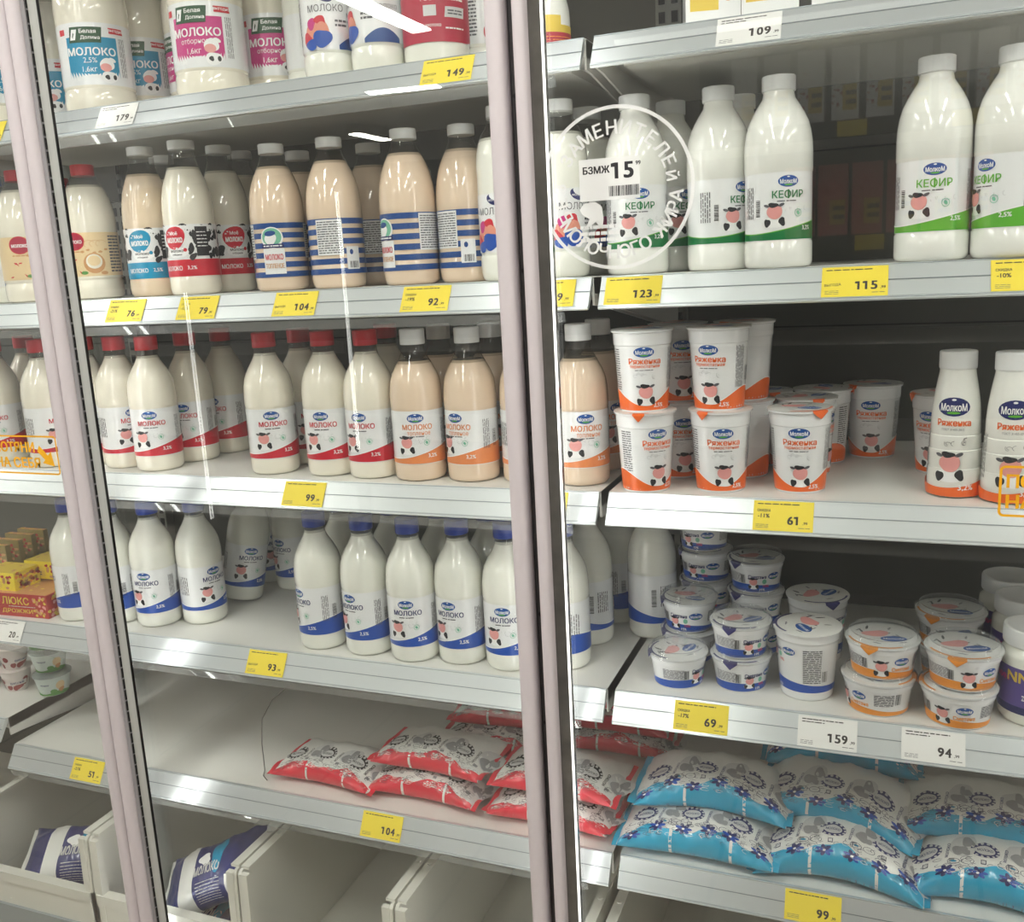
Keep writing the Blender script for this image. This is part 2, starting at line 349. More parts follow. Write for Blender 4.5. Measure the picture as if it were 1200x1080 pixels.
# --- striped baked-milk bottle
STR=scale([(.78,0),(.9,.01),(.97,.03),(.985,.06),(1,.09),(1,.105),(.985,.112),(.985,.46),(1,.468),(1,.52),(.985,.58),(.95,.65),(.86,.725),(.75,.78),(.62,.83),(.50,.87),(.44,.90),(.43,.92)],.0435,.226)
def striped_label():
    a=Art(around(interp(STR),.0435)); C=math.pi*.0435; z0,z1=.0225,.1045
    for i in range(6):
        t=z1-i*.0149; a.strip(-C,C,t-.0085,t,'stripe_blue',1,n=56,rows=1)
    a.ell(-.001,.082,.018,.0165,'white',3); a.ell(-.001,.083,.0155,.0138,'mint',4); a.ell(-.003,.080,.0095,.0085,'white',5,wob=.12,seed=2); a.ell(-.003,.0885,.009,.004,'stripe_blue',6,rot=.1)
    a.rect(-.018,.017,.0665,.0725,'navy',6); a.lines(-.015,.014,.0675,.0715,1,'white',7,seed=2,fill=.5)
    a.strip(-.0165,.0175,.0265,.0655,'label_white',4,n=8); a.text('МОЛОКО',.0005,.0525,.009,'red',5,.012,width=.028); a.text('ТОПЛЕНОЕ',.0005,.039,.0075,'tan',5,.012,width=.029)
    a.strip(.058,.1,.050,.103,'label_white',3,n=10); a.lines(.060,.098,.052,.101,14,'ink_soft',4,seed=4,fill=.45)
    a.strip(.104,.126,.028,.062,'label_white',3,n=6); a.bars(.108,.123,.030,.040,seed=3); a.ell(.112,.054,.003,.004,'stripe_blue',4)
    a.strip(-.082,-.052,.030,.066,'label_white',3,n=8); a.lines(-.080,-.054,.046,.064,5,'ink_soft',4,seed=7); a.bars(-.078,-.056,.032,.043,seed=8)
    a.strip(-.050,-.036,.05,.103,'label_white',3,n=4); a.lines(-.049,-.037,.052,.1,12,'ink_soft',4,seed=9)
    return a.b.mesh('label')
kind('strip','milk_bottle','milk bottle',bottle_parts(STR,'milk_baked',.191,(.211,.226),.0200,'cap_white',striped_label()))
# --- piebald label bottle (blue and red)
COW=scale([(.80,0),(.9,.008),(.97,.022),(1,.05),(1,.118),(.985,.123),(.985,.452),(1,.458),(1,.52),(.985,.58),(.95,.64),(.88,.70),(.78,.755),(.64,.815),(.54,.86),(.50,.89),(.49,.935)],.0425,.248)
def cow_label(colour):
    a=Art(around(interp(COW),.0425)); C=math.pi*.0425; z0,z1=.0305,.1135; rnd=random.Random(5)
    a.strip(-C,C,z0,z1,'label_white',1,n=64); a.strip(-C,C,z0,z0+.027,colour,2,n=64)
    for i in range(120):
        u=rnd.uniform(-C,C); v=rnd.uniform(z0+.031,z1-.003)
        if -.024<u<.020 and v<z1-.006: continue
        a.ell(u,v,rnd.uniform(.004,.009),rnd.uniform(.003,.0065),'ink',3,rot=rnd.uniform(0,3),wob=.25,seed=i)
    a.ell(-.002,.093,.020,.018,colour,4,wob=.1,seed=2); a.text('Моё',-.002,.100,.006,'white',5,.01); a.text('молоко',-.002,.089,.0085,'white',5,.014,width=.030)
    a.ell(.002,.069,.018,.009,'white',4,wob=.1,seed=4); a.text('молоко',.001,.0715,.004,'ink',5,.01); a.text('отборное',.001,.0655,.0038,'ink',5,.01); a.ell(.016,.073,.003,.003,colour,5)
    a.text('МОЛОКО',-.010,z0+.0135,.0075,'white',4,.01,width=.036); a.text('3,2%' if colour=='red' else '2,5%',.024,z0+.0135,.0068,'white',4,.01)
    a.strip(.034,.055,z0+.032,z1-.004,'ink',4,n=5); a.lines(.036,.053,z0+.045,z1-.01,5,'white',5,seed=4,fill=.25)
    return a.b.mesh('label')
kind('cowr','milk_bottle','milk bottle',bottle_parts(COW,'milk_cream',.205,(.234,.248),.0215,'cap_white',cow_label('red')))
kind('cowb','milk_bottle','milk bottle',bottle_parts(COW,'milk_baked_dark',.203,(.234,.248),.0215,'cap_white',cow_label('cyan')))
# --- red cap, cream label with cup picture
CRM=scale([(.82,0),(.93,.012),(.985,.035),(1,.07),(1,.13),(.96,.14),(.96,.15),(1,.16),(.985,.17),(.985,.50),(1,.51),(1,.57),(.985,.62),(.95,.68),(.88,.74),(.76,.80),(.62,.855),(.50,.895),(.45,.92)],.0455,.231)
def cream_label():
    a=Art(around(interp(CRM),.0455)); C=math.pi*.0455; z0,z1=.040,.1145
    a.strip(-C,C,z0,z1,'beige',1,n=64)
    a.ell(0,.1,.018,.0155,'red',3); a.ell(0,.1,.0165,.014,'red_deep',4); a.text('молоко',0,.099,.006,'white',5,.012,width=.027); a.lines(-.014,.016,.080,.084,1,'tan',3,seed=1)
    a.ell(.03,.062,.018,.0175,'tan',3); a.ell(.03,.065,.0135,.0125,'milk_cream',4); a.ell(.03,.066,.0105,.009,'beige',5)
    for k in range(5): a.ell(.012+.01*k,.082+.003*math.sin(k*2),.003,.002,'tan',3,wob=.2,seed=k)
    a.rect(-.014,-.009,.044,.070,'red',3,skew=.02); a.rect(-.004,.001,.044,.070,'red',3,skew=-.02); a.ell(.012,.046,.006,.003,'leaf_green',3); a.ell(.045,.045,.006,.003,'tan',3)
    for k in range(3): a.ring(.025+.01*k,.095,.009,.006,.0006,'tan',3,n=16,a0=.4,a1=4)
    a.lines(.058,.085,.045,.11,12,'ink_soft',3,seed=4)
    return a.b.mesh('label')
kind('cream','milk_bottle','milk bottle',bottle_parts(CRM,'milk_cream',.196,(.212,.231),.0195,'cap_red',cream_label()))
# blue-capped neighbour with a blue check label
def check_label():
    a=Art(around(interp(CRM),.0455)); C=math.pi*.0455; z0,z1=.03,.11
    a.strip(-C,C,z0,z1,'label_white',1,n=48)
    for i in range(-6,7): a.strip(i*.022-.006,i*.022+.006,z0,z0+.018,'stripe_blue',2,n=3)
    a.strip(-C,C,z1-.006,z1,'stripe_blue',2,n=48,rows=1); a.strip(-.02,.03,z0+.022,z1-.012,'blue',3,n=10); a.lines(-.016,.026,z0+.026,z1-.016,9,'white',4,seed=3,fill=.3)
    a.ring(.05,.075,.014,.016,.004,'amber',3); return a.b.mesh('label')
kind('check','milk_bottle','milk bottle',bottle_parts(CRM,'milk_white',.19,(.212,.231),.0195,'cap_blue',check_label()))
# --- family picture label
FAM=scale([(.80,0),(.86,.006),(.95,.02),(.985,.05),(1,.09),(1,.14),(.965,.15),(.985,.165),(.985,.50),(1,.51),(.985,.60),(1,.64),(1,.68),(.97,.735),(.90,.79),(.76,.84),(.62,.875),(.55,.90),(.55,.935)],.040,.240)
def family_label():
    a=Art(around(interp(FAM),.040)); C=math.pi*.040; z0,z1=.040,.120
    a.strip(-C,C,z0,z1,'label_white',1,n=64)
    a.ell(.004,.112,.012,.0075,'navy',3,rot=-.3); a.ell(.0065,.1155,.010,.005,'label_white',4,rot=-.3); a.text('молоко',.004,.111,.0028,'white',5,.0)
    a.text('МОЛОКО',.003,.0965,.0098,'ink_soft',4,-.004,width=.054)
    a.ell(-.020,.062,.010,.018,'skin',3,wob=.15,seed=1); a.ell(-.020,.076,.007,.008,'pink_deep',4,wob=.2,seed=2); a.ell(-.006,.066,.012,.016,'skin',4,wob=.15,seed=3); a.ell(-.004,.055,.013,.013,'blue',5,wob=.2,seed=4); a.ell(-.006,.080,.009,.006,'red',5,wob=.2,seed=5); a.ell(-.022,.048,.011,.007,'blue',5,wob=.2,seed=6); a.ell(-.004,.072,.0065,.006,'skin',6)
    a.ell(-.028,.055,.008,.010,'red',4,wob=.2,seed=9)
    a.strip(.02,.075,z0,lambda u:z0+.006+.013*math.sin(max(0,min(1,(u-.02)/.055))*3.1),'stripe_blue',3,n=14); a.lines(.016,.034,.070,.082,2,'ink_soft',3,seed=3)
    a.text('молоко',.055,.088,.006,'ink_soft',3,.0); a.text('пастеризованное',.055,.078,.0036,'ink_soft',3,.0)
    a.lines(-.085,-.045,.05,.11,12,'ink_soft',3,seed=5); a.bars(.085,.105,.05,.07,seed=3)
    return a.b.mesh('label')
kind('family','milk_bottle','milk bottle',bottle_parts(FAM,'milk_white',.196,(.222,.240),.0215,'cap_white',family_label()))
# --- big bottles of the top shelf
BIG=scale([(.84,0),(.92,.008),(.97,.025),(1,.06),(.985,.13),(.96,.14),(.985,.15),(.975,.16),(.975,.49),(1,.51),(1,.60),(.97,.68),(.88,.75),(.70,.82),(.5,.87),(.38,.90),(.36,.95)],.0585,.285)
def big_label(colour,kg,fat):
    a=Art(around(interp(BIG),.0585)); C=math.pi*.0585; z0,z1=.044,.140
    a.strip(-C,C,z0,z1,'label_white',1,n=72)
    for o in (0,C*1.0):
        s=lambda u:u+o-(2*C if u+o>C else 0)
        a.strip(o-.042,o+.042,.047,.118,colour,2,n=16); 
        a.rect(o-.034,o+.018,.109,.133,'tag_green',4,skew=.003); a.rect(o-.031,o-.022,.113,.129,'white',5,skew=.004); a.text('Белая',o-.003,.1265,.0065,'white',5,.01,width=.026); a.text('Долина',o+.0,.1165,.0065,'white',5,.01,width=.030)
        a.text('МОЛОКО',o-.001,.0955,.0125,'white',5,.016,width=.078); a.text(fat,o-.004,.0815,.0095,'white',5,.004); a.text(kg,o-.006,.0675,.0095,'white',5,.006)
        a.ell(o+.022,.076,.011,.010,'white',5,wob=.12,seed=3); a.ell(o+.0195,.071,.009,.0065,'pink',6); a.ell(o+.024,.056,.012,.010,'white',5,wob=.15,seed=4); a.ell(o+.02,.056,.004,.0035,'ink',6,wob=.2,seed=5); a.ell(o+.031,.083,.006,.003,'white',5,rot=-.4); a.ell(o+.032,.056,.003,.004,'ink',6)
        a.rect(o+.030,o+.056,.124,.133,'red',5,skew=-.001); a.text('выгодно',o+.043,.1285,.0048,'white',6,.008); a.rect(o-.056,o-.044,.122,.131,'red',5)
        a.lines(o+.046,o+.058,.058,.118,4,'ink_soft',3,seed=4,vert=True,fill=.35); a.text(kg,o-.026,.0525,.006,'white',5,.01)
    return a.b.mesh('label')
kind('bigb','milk_bottle','milk bottle',bottle_parts(BIG,'milk_cream',.25,(.262,.285),.026,'cap_white',big_label('cyan','1,6кг','2,5%')))
kind('bigp','milk_bottle','milk bottle',bottle_parts(BIG,'milk_cream',.25,(.262,.285),.026,'cap_white',big_label('pink_deep','1,6кг','отборное')))
RUB=scale([(.84,0),(.93,.008),(.985,.03),(1,.06),(1,.5),(.97,.60),(.88,.68),(.7,.76),(.5,.83),(.4,.88),(.39,.95)],.048,.26)
def ruby_label():
    a=Art(around(interp(RUB),.048)); C=math.pi*.048; z0,z1=.030,.15
    lo=lambda u: z0+.022*max(0,math.cos((u-.01)/.048*.9-2.2))**2
    a.strip(-C,C,z0,z1,'label_white',1,n=48); a.strip(-.066,.074,lo,z1,'red_deep',2,n=40); a.text('3,2%',-.012,.104,.0105,'white',4,.006); a.text('ГОСТ',-.008,.087,.0065,'white',4,.006)
    a.rect(-.016,.002,.064,.078,'pouch_pale',4); a.rect(.014,.046,.062,.076,'pouch_pale',4,skew=.002); a.lines(.018,.042,.065,.073,2,'ink_soft',5,seed=2); a.text('100% молоко',-.01,.052,.0045,'white',4,.0,width=.036); a.lines(.014,.044,.046,.05,1,'white',4,seed=4); a.lines(.018,.046,.082,.11,4,'white',4,seed=6,fill=.3)
    return a.b.mesh('label')
kind('ruby','milk_bottle','milk bottle',bottle_parts(RUB,'milk_white',.22,(.235,.26),.021,'cap_red',ruby_label()))
KVAS=scale([(.84,0),(1,.02),(1,.22),(.97,.28),(.84,.36),(.78,.42),(.84,.5),(.97,.58),(1,.66),(.92,.74),(.7,.82),(.45,.88),(.42,.93)],.034,.23)
def wline(): 
    a=Art(around(interp(KVAS),.034)); C=math.pi*.034; a.strip(-C,C,.006,.030,'red_deep',1,n=40); a.strip(-C,C,.030,.040,'gold',1,n=40); a.strip(-.05,.01,.040,.052,'gold',1,n=12); a.lines(-.03,.03,.01,.026,4,'amber',2,seed=1,fill=.3); return a.b.mesh('label')
kind('waist','yogurt_bottle','yogurt bottle',bottle_parts(KVAS,'kefir_white',0,(.212,.23),.0165,'cap_white',wline(),True))
# --- waisted little drinking bottle
YOG=scale([(.84,0),(.96,.01),(1,.03),(1,.16),(.985,.2),(.955,.205),(.955,.215),(.985,.23),(.97,.33),(.93,.335),(.95,.345),(.93,.43),(.90,.435),(.91,.445),(.90,.55),(.86,.64),(.78,.74),(.70,.82),(.66,.86),(.65,.885)],.0325,.185)
def yog_label():
    a=Art(around(interp(YOG),.0325)); C=math.pi*.0325
    wave=lambda u: .0225-.0085*math.cos((u+.012)/.0325)
    a.strip(-C,C,.0025,wave,'orange',8,n=48); logo(a,0,.117,.044,'navy'); a.text('Ряженка',.001,.097,.0085,'orange',3,.016,width=.044); a.text('ГОСТ 31455-2012',.0,.0885,.0028,'ink_soft',3,.0); scribble(a,.004,.074,.034,'ink_soft',3,seed=4)
    cowpatch(a,-.002,.046,.0215); a.text('3,2%',.017,.0145,.0080,'white',9,.01)
    a.lines(-.05,-.036,.03,.085,5,'ink_soft',2,seed=6,vert=True,fill=.4); a.lines(.05,.066,.03,.09,6,'ink_soft',2,seed=7,vert=True,fill=.4)
    return a.b.mesh('label')
kind('yogb','yogurt_bottle','yogurt bottle',[('body',MB().lathe(YOG,'kefir_white',40).mesh('body'),None,None),('cap',cap_mesh(.0222,.163,.185,'cap_white'),None,None),('label',yog_label(),None,None)])
# --- tall cup with foil lid
CUP=[(.0315,0),(.0328,.0015),(.0335,.005),(.0388,.085),(.0392,.091),(.0402,.092),(.0408,.1085),(.0432,.1092),(.0434,.1112),(.042,.112)]
def cup_label():
    a=Art(around(interp(CUP),.036)); C=math.pi*.036
    wave=lambda u: .021+.0105*math.cos((u+ .075)/.036*1.0-.4)*-1
    wv=lambda u: .0210-.0115*math.cos(2*(u+.001)/.036)
    a.strip(-C,C,.003,wv,'orange',1,n=56); a.strip(-C,C,wv,lambda u:wv(u)+.0012,'white',2,n=56,rows=1)
    logo(a,.0,.083,.026); a.text('Ряженка',.001,.0708,.0082,'orange',3,.012,width=.042); a.text('термостатная',.001,.0628,.0048,'orange',3,.008,width=.040); a.lines(-.012,.012,.0575,.0595,1,'ink_soft',3,seed=3); scribble(a,.0,.050,.028,seed=8); cowpatch(a,.002,.0285,.0165); a.text('2,5%',.0205,.0095,.0065,'white',3,.01)
    a.lines(-.052,-.036,.030,.088,18,'ink_soft',2,seed=5,fill=.45); a.lines(.036,.050,.032,.088,8,'ink_soft',2,seed=6,vert=True,fill=.4); a.bars(.054,.066,.04,.06,seed=4)
    return a.b.mesh('label')
def foil(r,z,tab,tabm,prints='pouch_grey',base='pouch_white',tw=.19):
    b=MB(); b.lathe([(r,z),(r+.0006,z+.0004),(r*.9,z+.001),(r*.4,z+.0012)],base,40)
    a=Art(lambda u,v,l:(u,v,z+.0012+l*.00015),b)
    rnd=random.Random(3)
    a.ell(-.008,.006,r*.35,r*.24,'pink',1,wob=.2,seed=1); a.ell(.012,-.012,r*.36,r*.2,'logo_blue',1); a.text('МолкоМ',.012,-.012,.005,'white',2,.01)
    for i in range(14): a.ell(rnd.uniform(-r*.62,r*.62),rnd.uniform(-r*.62,r*.62),.0055,.0016,'ink_soft' if i%2 else prints,.5,rot=rnd.uniform(0,3),wob=.2,seed=i)
    a.ring(0,0,r*.93,r*.93,.003,tabm,1,n=16,a0=tab-(.34 if tw<.24 else .95),a1=tab+(.34 if tw<.24 else .95))
    # the pull tab bends down over the rim
    t=[]; fs=[]; 
    for i in range(9):
        q=tab-tw+2*tw*i/8; w=1-abs(i-4)/4
        for k,(dr,dz) in enumerate(((-.002,.0012),(.0008,.0009),(.0022,-.001-.004*w),(.0016,-.0015-.009*w))):
            t.append(((r+dr)*math.cos(q),(r+dr)*math.sin(q),z+dz))
    for i in range(8):
        for k in range(3): fs.append((i*4+k,(i+1)*4+k,(i+1)*4+k+1,i*4+k+1))
    return b.mesh('foil_lid'),MB().add(t,fs,tabm).mesh('pull_tab')
def lid_parts(f,i,lab): return [('foil_lid',f[0],None,None),('pull_tab',f[1],i,lab)]
kind('cup','yogurt_cup','yogurt cup',[('cup_body',MB().lathe(CUP,'label_white',44).mesh('cup_body'),None,None),*lid_parts(foil(.0432,.112,R(-128),'orange'),1,'orange pull tab'),('label',cup_label(),None,None)])
kind('cupn','yogurt_cup','yogurt cup',[('cup_body',MB().lathe(CUP,'label_white',44).mesh('cup_body'),None,None),*lid_parts(foil(.0432,.112,R(80),'orange'),1,'orange pull tab'),('label',cup_label(),None,None)])
kind('cupt','yogurt_cup','yogurt cup',[('cup_body',MB().lathe(CUP,'label_white',44).mesh('cup_body'),None,None),*lid_parts(foil(.0432,.112,R(-52),'orange',tw=.26),1,'orange pull tab'),('label',cup_label(),None,None)])
# --- low sour cream tubs with clear snap lids
TUB=[(.0335,0),(.035,.0015),(.0355,.004),(.0398,.036),(.0402,.0375),(.0412,.038),(.0418,.0455),(.0436,.046),(.0438,.048)]
OTB=[(r*1.10,z) for r,z in TUB]
TLL=[(.0345,0),(.036,.0015),(.0365,.004),(.0425,.082),(.043,.086),(.044,.087),(.0445,.097),(.047,.098),(.0472,.100)]
def tub_label(prof,Rm,colour,wordm,z1,pct,tall=False):
    a=Art(around(interp(prof),Rm)); C=math.pi*Rm
    zb=.0025 if not tall else .013; wv=lambda u: zb+(.0135 if tall else .0090)+.0040*math.sin(u/Rm+2.4)
    a.strip(-C,C,zb,wv,colour,1,n=52)
    logo(a,.019,z1-.008,.021); a.text('Сметана',-.008 if colour!='amber' else .019,z1-.008 if colour!='amber' else z1-.0185,.006,wordm,3,.014,width=.027)
    if colour=='amber':
        a.text(pct,.018,z1-.0265,.0055,wordm,3,.012); cowpatch(a,-.008,z1-.0145,.013)
    else:
        cowpatch(a,-.014,z1-.0165,.0105); a.ell(.003,z1-.016,.0035,.004,'mint',3); a.text('10%',.006,z1-.0235,.0045,'red',3,.01); a.text(pct,.0,zb+.004,.0042,'white',3,.008)
    v0=zb+.014
    a.lines(.040,.066,v0,z1-.002,9 if not tall else 18,'ink_soft',2,seed=6,fill=.5); a.bars(.068,.076,v0+.002,v0+.018,seed=2)
    a.lines(-.066,-.034,v0,z1-.004,9 if not tall else 18,'ink_soft',2,seed=8,fill=.45); a.bars(-.034,-.026,v0,v0+.014,seed=5)
    return a.b.mesh('label')
def snap_lid(r,z,h=.0085):
    b=MB(); b.lathe([(r+.0008,z-.004),(r+.0012,z),(r+.0006,z+.0012),(r*.93,z+.0014),(r*.91,z+h*.5),(r*.885,z+h),(r*.86,z+h),(r*.84,z+h*.75),(r*.4,z+h*.72)],'lid_clear',40,cap0=False); return b.mesh('snap_lid')
def tub(key,prof,colour,wordm,z1,pct,tabm,tab,tall=False,lid=True,name='sour_cream_tub'):
    r=prof[-1][0]; z=prof[-1][1]
    ps=[('tub_body',MB().lathe(prof,'label_white',44).mesh('tub_body'),None,None),('label',tub_label(prof,prof[3][0]-.001,colour,wordm,z1,pct,tall),None,None),*lid_parts(foil(r-.001,z,R(tab),tabm,tw=.24),2,('orange' if tabm=='amber' else 'dark purple')+' pull tab')]
    if lid: ps.append(('snap_lid',snap_lid(r,z+.0016),None,'clear plastic snap lid'))
    kind(key,name,'sour cream tub',ps)
tub('tub',TUB,'blue','navy',.036,'15%','foil_purple',-150)
tub('otub',OTB,'amber','amber',.036,'20%','amber',-120)
tub('otub2',OTB,'amber','amber',.036,'20%','amber',60)
tub('otub3',OTB,'amber','amber',.036,'20%','amber',-168)
tub('tubl',TUB,'blue','navy',.036,'15%','foil_purple',128)
tub('tall',TLL,'blue','navy',.080,'15%','foil_purple',-122,True,False,'sour_cream_cup')
# --- mayonnaise-like jar, white screw cap, purple label
JAR=[(.040,0),(.0425,.002),(.0445,.008),(.0445,.088),(.043,.094),(.038,.100),(.0365,.104),(.0365,.106)]
def jar_label():
    a=Art(around(interp(JAR),.0445)); C=math.pi*.0445
    a.strip(-C,C,.016,.078,'lilac',1,n=48); a.strip(-C,C,.016,.026,'navy',2,n=48); a.text('NN',-.006,.066,.014,'gold',3,.02); a.text('МИН',-.03,.062,.008,'pink_deep',3,.01); a.lines(.0,.03,.034,.045,2,'white',3,seed=1,fill=.3); a.lines(.03,.055,.03,.074,9,'white',3,seed=2,fill=.3); a.text('2,2%',.006,.040,.005,'white',4,.006)
    return a.b.mesh('label')
def screw_cap():
    b=MB(); n=48
    b.lathe([(.041,.1035),(.0418,.105),(.0418,.123),(.0405,.1255),(.037,.126),(.036,.1252),(.01,.1252)],'cap_white',n); return b.mesh('screw_cap')
kind('jar','yogurt_jar','yogurt jar',[('body',MB().lathe(JAR,'milk_white',44).mesh('body'),None,None),('label',jar_label(),None,None),('screw_cap',screw_cap(),None,None)])
# --- green tubs of the neighbouring bay
GT=[(.026,0),(.028,.002),(.036,.040),(.0375,.0405),(.0378,.043)]
def green_label():
    a=Art(around(interp(GT),.032)); C=math.pi*.032; a.strip(-C,C,.002,lambda u:.009+.003*math.sin(u*90),'leaf_green',1,n=56); a.ell(.018,.024,.009,.010,'beige',2); a.ell(.004,.012,.007,.005,'leaf_green',3); a.text('творог',-.012,.027,.0045,'navy',2,.01); a.ell(.02,.014,.006,.005,'tan',3,wob=.2,seed=2); return a.b.mesh('label')
kind('gtub','cottage_cheese_tub','cheese tub',[('tub_body',MB().lathe(GT,'tub_mint',36).mesh('tub_body'),None,None),('label',green_label(),None,None),('snap_lid',MB().lathe([(.0376,.043),(.0388,.0435),(.0388,.0455),(.034,.047),(.01,.047)],'lid_clear',36).mesh('snap_lid'),None,None)])
CT=[(.020,0),(.021,.002),(.031,.044),(.033,.045),(.034,.048)]
def cherry_label():
    a=Art(around(interp(CT),.027)); C=math.pi*.027; rnd=random.Random(4)
    for i in range(22): a.ell(rnd.uniform(-C,C),rnd.uniform(.006,.036),.0062,.0062,'cherry',2+i%3,wob=.05,seed=i)
    a.strip(-.02,.02,.016,.026,'cherry_white',6,n=8); a.text('вишня',0,.021,.005,'navy',7,.008); return a.b.mesh('label')
kind('cherry','yogurt_pot','yogurt pot',[('pot_body',MB().lathe(CT,'cherry_white',32).mesh('pot_body'),None,None),('label',cherry_label(),None,None),('foil_lid',MB().lathe([(.034,.048),(.0352,.0484),(.02,.0488)],'cherry_white',32).mesh('foil_lid'),None,None)])
# ------------------------------------------------------------------ the shop: floor, ceiling, lamps
m=mat('floor_tile',(196,184,168),.16,var=.04,bscale=1.5); nt=m.node_tree
br=nt.nodes.new('ShaderNodeTexBrick'); br.offset=0; br.inputs['Scale'].default_value=1; br.inputs['Brick Width'].default_value=.6; br.inputs['Row Height'].default_value=.6; br.inputs['Mortar Size'].default_value=.006
br.inputs['Color1'].default_value=(*lin((.76,.71,.65)),1); br.inputs['Color2'].default_value=(*lin((.73,.68,.62)),1); br.inputs['Mortar'].default_value=(*lin((.40,.37,.34)),1)
tc=nt.nodes.new('ShaderNodeTexCoord'); nt.links.new(tc.outputs['Object'],br.inputs['Vector']); nt.links.new(br.outputs['Color'],nt.nodes['Principled BSDF'].inputs['Base Color'])
structure(MB().box(-12,9,-16,2.5,-.1,0,'floor_tile'),'floor')
mat('ceiling_paint',(214,214,210),.8); structure(MB().box(-12,9,-16,2.5,3.32,3.4,'ceiling_paint'),'ceiling')
mat('wall_paint',(196,194,188),.8); structure(MB().box(-12,9,1.4,1.5,0,3.32,'wall_paint'),'wall_back')
mat('lamp_glow',(255,253,246),.5,emit=LAMP); mat('lamp_case',(225,225,222),.4)
def lamp(x,y,label,q=0,ln=1):
    e=bpy.data.objects.new('ceiling_lamp',None); COL.objects.link(e); e.location=(x,y,3.2); e.rotation_euler=(0,0,q); e['label']=label; e['category']='lamp'; e['group']='strip lamps of the shop ceiling'
    MB().box(-.09,.09,-.68*ln,.68*ln,.012,.12,'lamp_case').build('case',e,False); MB().box(-.075,.075,-.66*ln,.66*ln,0,.012,'lamp_glow').build('tube',e,False)
for x in (-4.6,-2.6,-.6,1.4,3.4): lamp(x,-1.5,'white fluorescent strip lamp in the row over the aisle')
for x,y in ((-.6,-3.5),(1.4,-3.5),(3.4,-3.5),(1.4,-4.9),(3.4,-4.9),(-.6,-4.9)): lamp(x,y,'added white fluorescent strip lamp over the next aisle, out of view')  # unseen lamps added to throw more frontal light on to the shelves
for x,y,q,ln in ((-2.9,-5.05,0,1),(-4.1,-7.7,1.45,.55),(-6.0,-10.4,0,.65),(-.95,-7.3,.5,.16)): lamp(x,y,'white fluorescent strip lamp farther back under the shop ceiling',q,ln)
# ------------------------------------------------------------------ the cabinet
SZ=[0,1.7783,1.4765,1.1785,.8792,.6093]
def thing(name,label,cat,loc=(0,0,0),group=None):
    e=bpy.data.objects.new(name,None); e.empty_display_size=.1; COL.objects.link(e); e.location=loc; e['label']=label; e['category']=cat
    if group: e['group']=group
    return e
cab=thing('fridge_wall','dark grey rear wall of the tall fridge with slotted uprights behind the dairy shelves','fridge wall')
base=thing('fridge_plinth','grey front plinth and white deck of the fridge under the white bins','fridge base')
canopy=thing('fridge_hood','grey top hood of the fridge above the glass doors','fridge hood')
MB().box(-2.52,1.28,.505,.53,0,2.2,'back_panel').build('back_panel',cab,False)
b=MB()
for z in (1.365,1.66,1.96,1.065,.77): b.box(-2.52,1.28,.5035,.505,z-.0015,z+.0015,'slot_black')
b.build('panel_seam',cab,False)
for x in (-2.5,-1.252,0,1.25):
    b=MB().box(x-.022,x+.022,.478,.5034,.3,2.2,'upright_grey')
    for i in range(58):
        z=.42+i*.03
        for dx in (-.011,.011): b.box(x+dx-.0055,x+dx+.0055,.4765,.4781,z,z+.018,'slot_black')
    b.build('upright',cab,False)
MB().box(-2.52,1.28,-.14,.53,2.2,2.34,'frame_grey').build('hood',canopy,False)
MB().box(-2.52,1.28,-.074,-.02,.0,.292,'base_panel').build('base_front',base,False)
MB().box(-2.52,1.28,-.02,.505,.19,.215,'bin_white').build('base_deck',base,False)
# price rail section: leans out towards the shopper
RP=[(0,0),(-.004,.0003),(-.0285,-.0405),(-.0265,-.0425),(-.021,-.0405),(-.002,-.012),(.004,-.008),(.004,-.001)]
def shelf(row,x0,x1,depth,label,film=True,z=None,joint=True):
    z=SZ[row] if z is None else z
    e=thing('display_shelf',label,'shelf',(0,0,z))
    b=MB().box(x0,x1,.001,depth,-.0225,0,'shelf_paint'); b.build('shelf_panel',e,False)
    b=MB().box(x0+.03,x1-.03,.03,depth-.02,-.034,-.0227,'shelf_under'); b.build('underside_stiffener',e,False)
    r=MB().prism(RP,x0+.001,x1-.001,'rail_metal','x')
    d=Vector((0,-.0245,-.0408)).normalized(); nrm=Vector((0,d.z,-d.y)) 
    for t,w in ((.0005,.0012),(.0215,.0012),(.0435,.0020)):
        p=Vector((0,-.004,.0003))+d*t; q=p+d*w; o=nrm*.0009 if nrm.y<0 else -nrm*.0009
        vs=[(x,*( (v+k).yz )) for x in (x0+.001,x1-.001) for v in (p,q) for k in (Vector((0,0,0)),o)]
        r.add(vs,[(0,1,3,2),(4,6,7,5),(1,5,7,3),(0,2,6,4),(0,4,5,1),(2,3,7,6)],'rail_clear' if t!=.0215 else 'rail_groove')
    pr=r.build('price_rail',e,False)
    for x in (x0,x1):
        s=.003 if x==x0 else -.003
        MB().prism([(.002,-.001),(.002,-.038),(.03,-.040),(depth-.06,-.085),(.475,-.10),(.475,-.001)],min(x,x+s),max(x,x+s),'shelf_paint','x').build('bracket',e,False)
    if film:
        f=MB().prism([(-.0265,-.0445),(-.0255,-.0445),(-.0205,-.0585),(-.0215,-.0585)],x0+.004,x1-.035,'rail_film','x'); o=f.build('hanging_film',pr,False); o['label']='clear plastic film'
    return e
shelf(1,-1.246,-.006,.40,'top grey shelf under the big blue and pink milk bottles')
shelf(2,-1.246,-.006,.40,'grey shelf under the blue striped milk bottles')
shelf(3,-1.246,-.006,.42,'grey shelf under the red capped milk bottles')
shelf(4,-1.246,-.006,.44,'grey shelf under the blue capped milk bottles and yeast boxes')
shelf(5,-1.246,-.006,.46,'lowest grey shelf, half empty, with red and white milk pouches at its end')
shelf(1,.006,1.246,.40,'top grey shelf with the white 109 price tag',False)
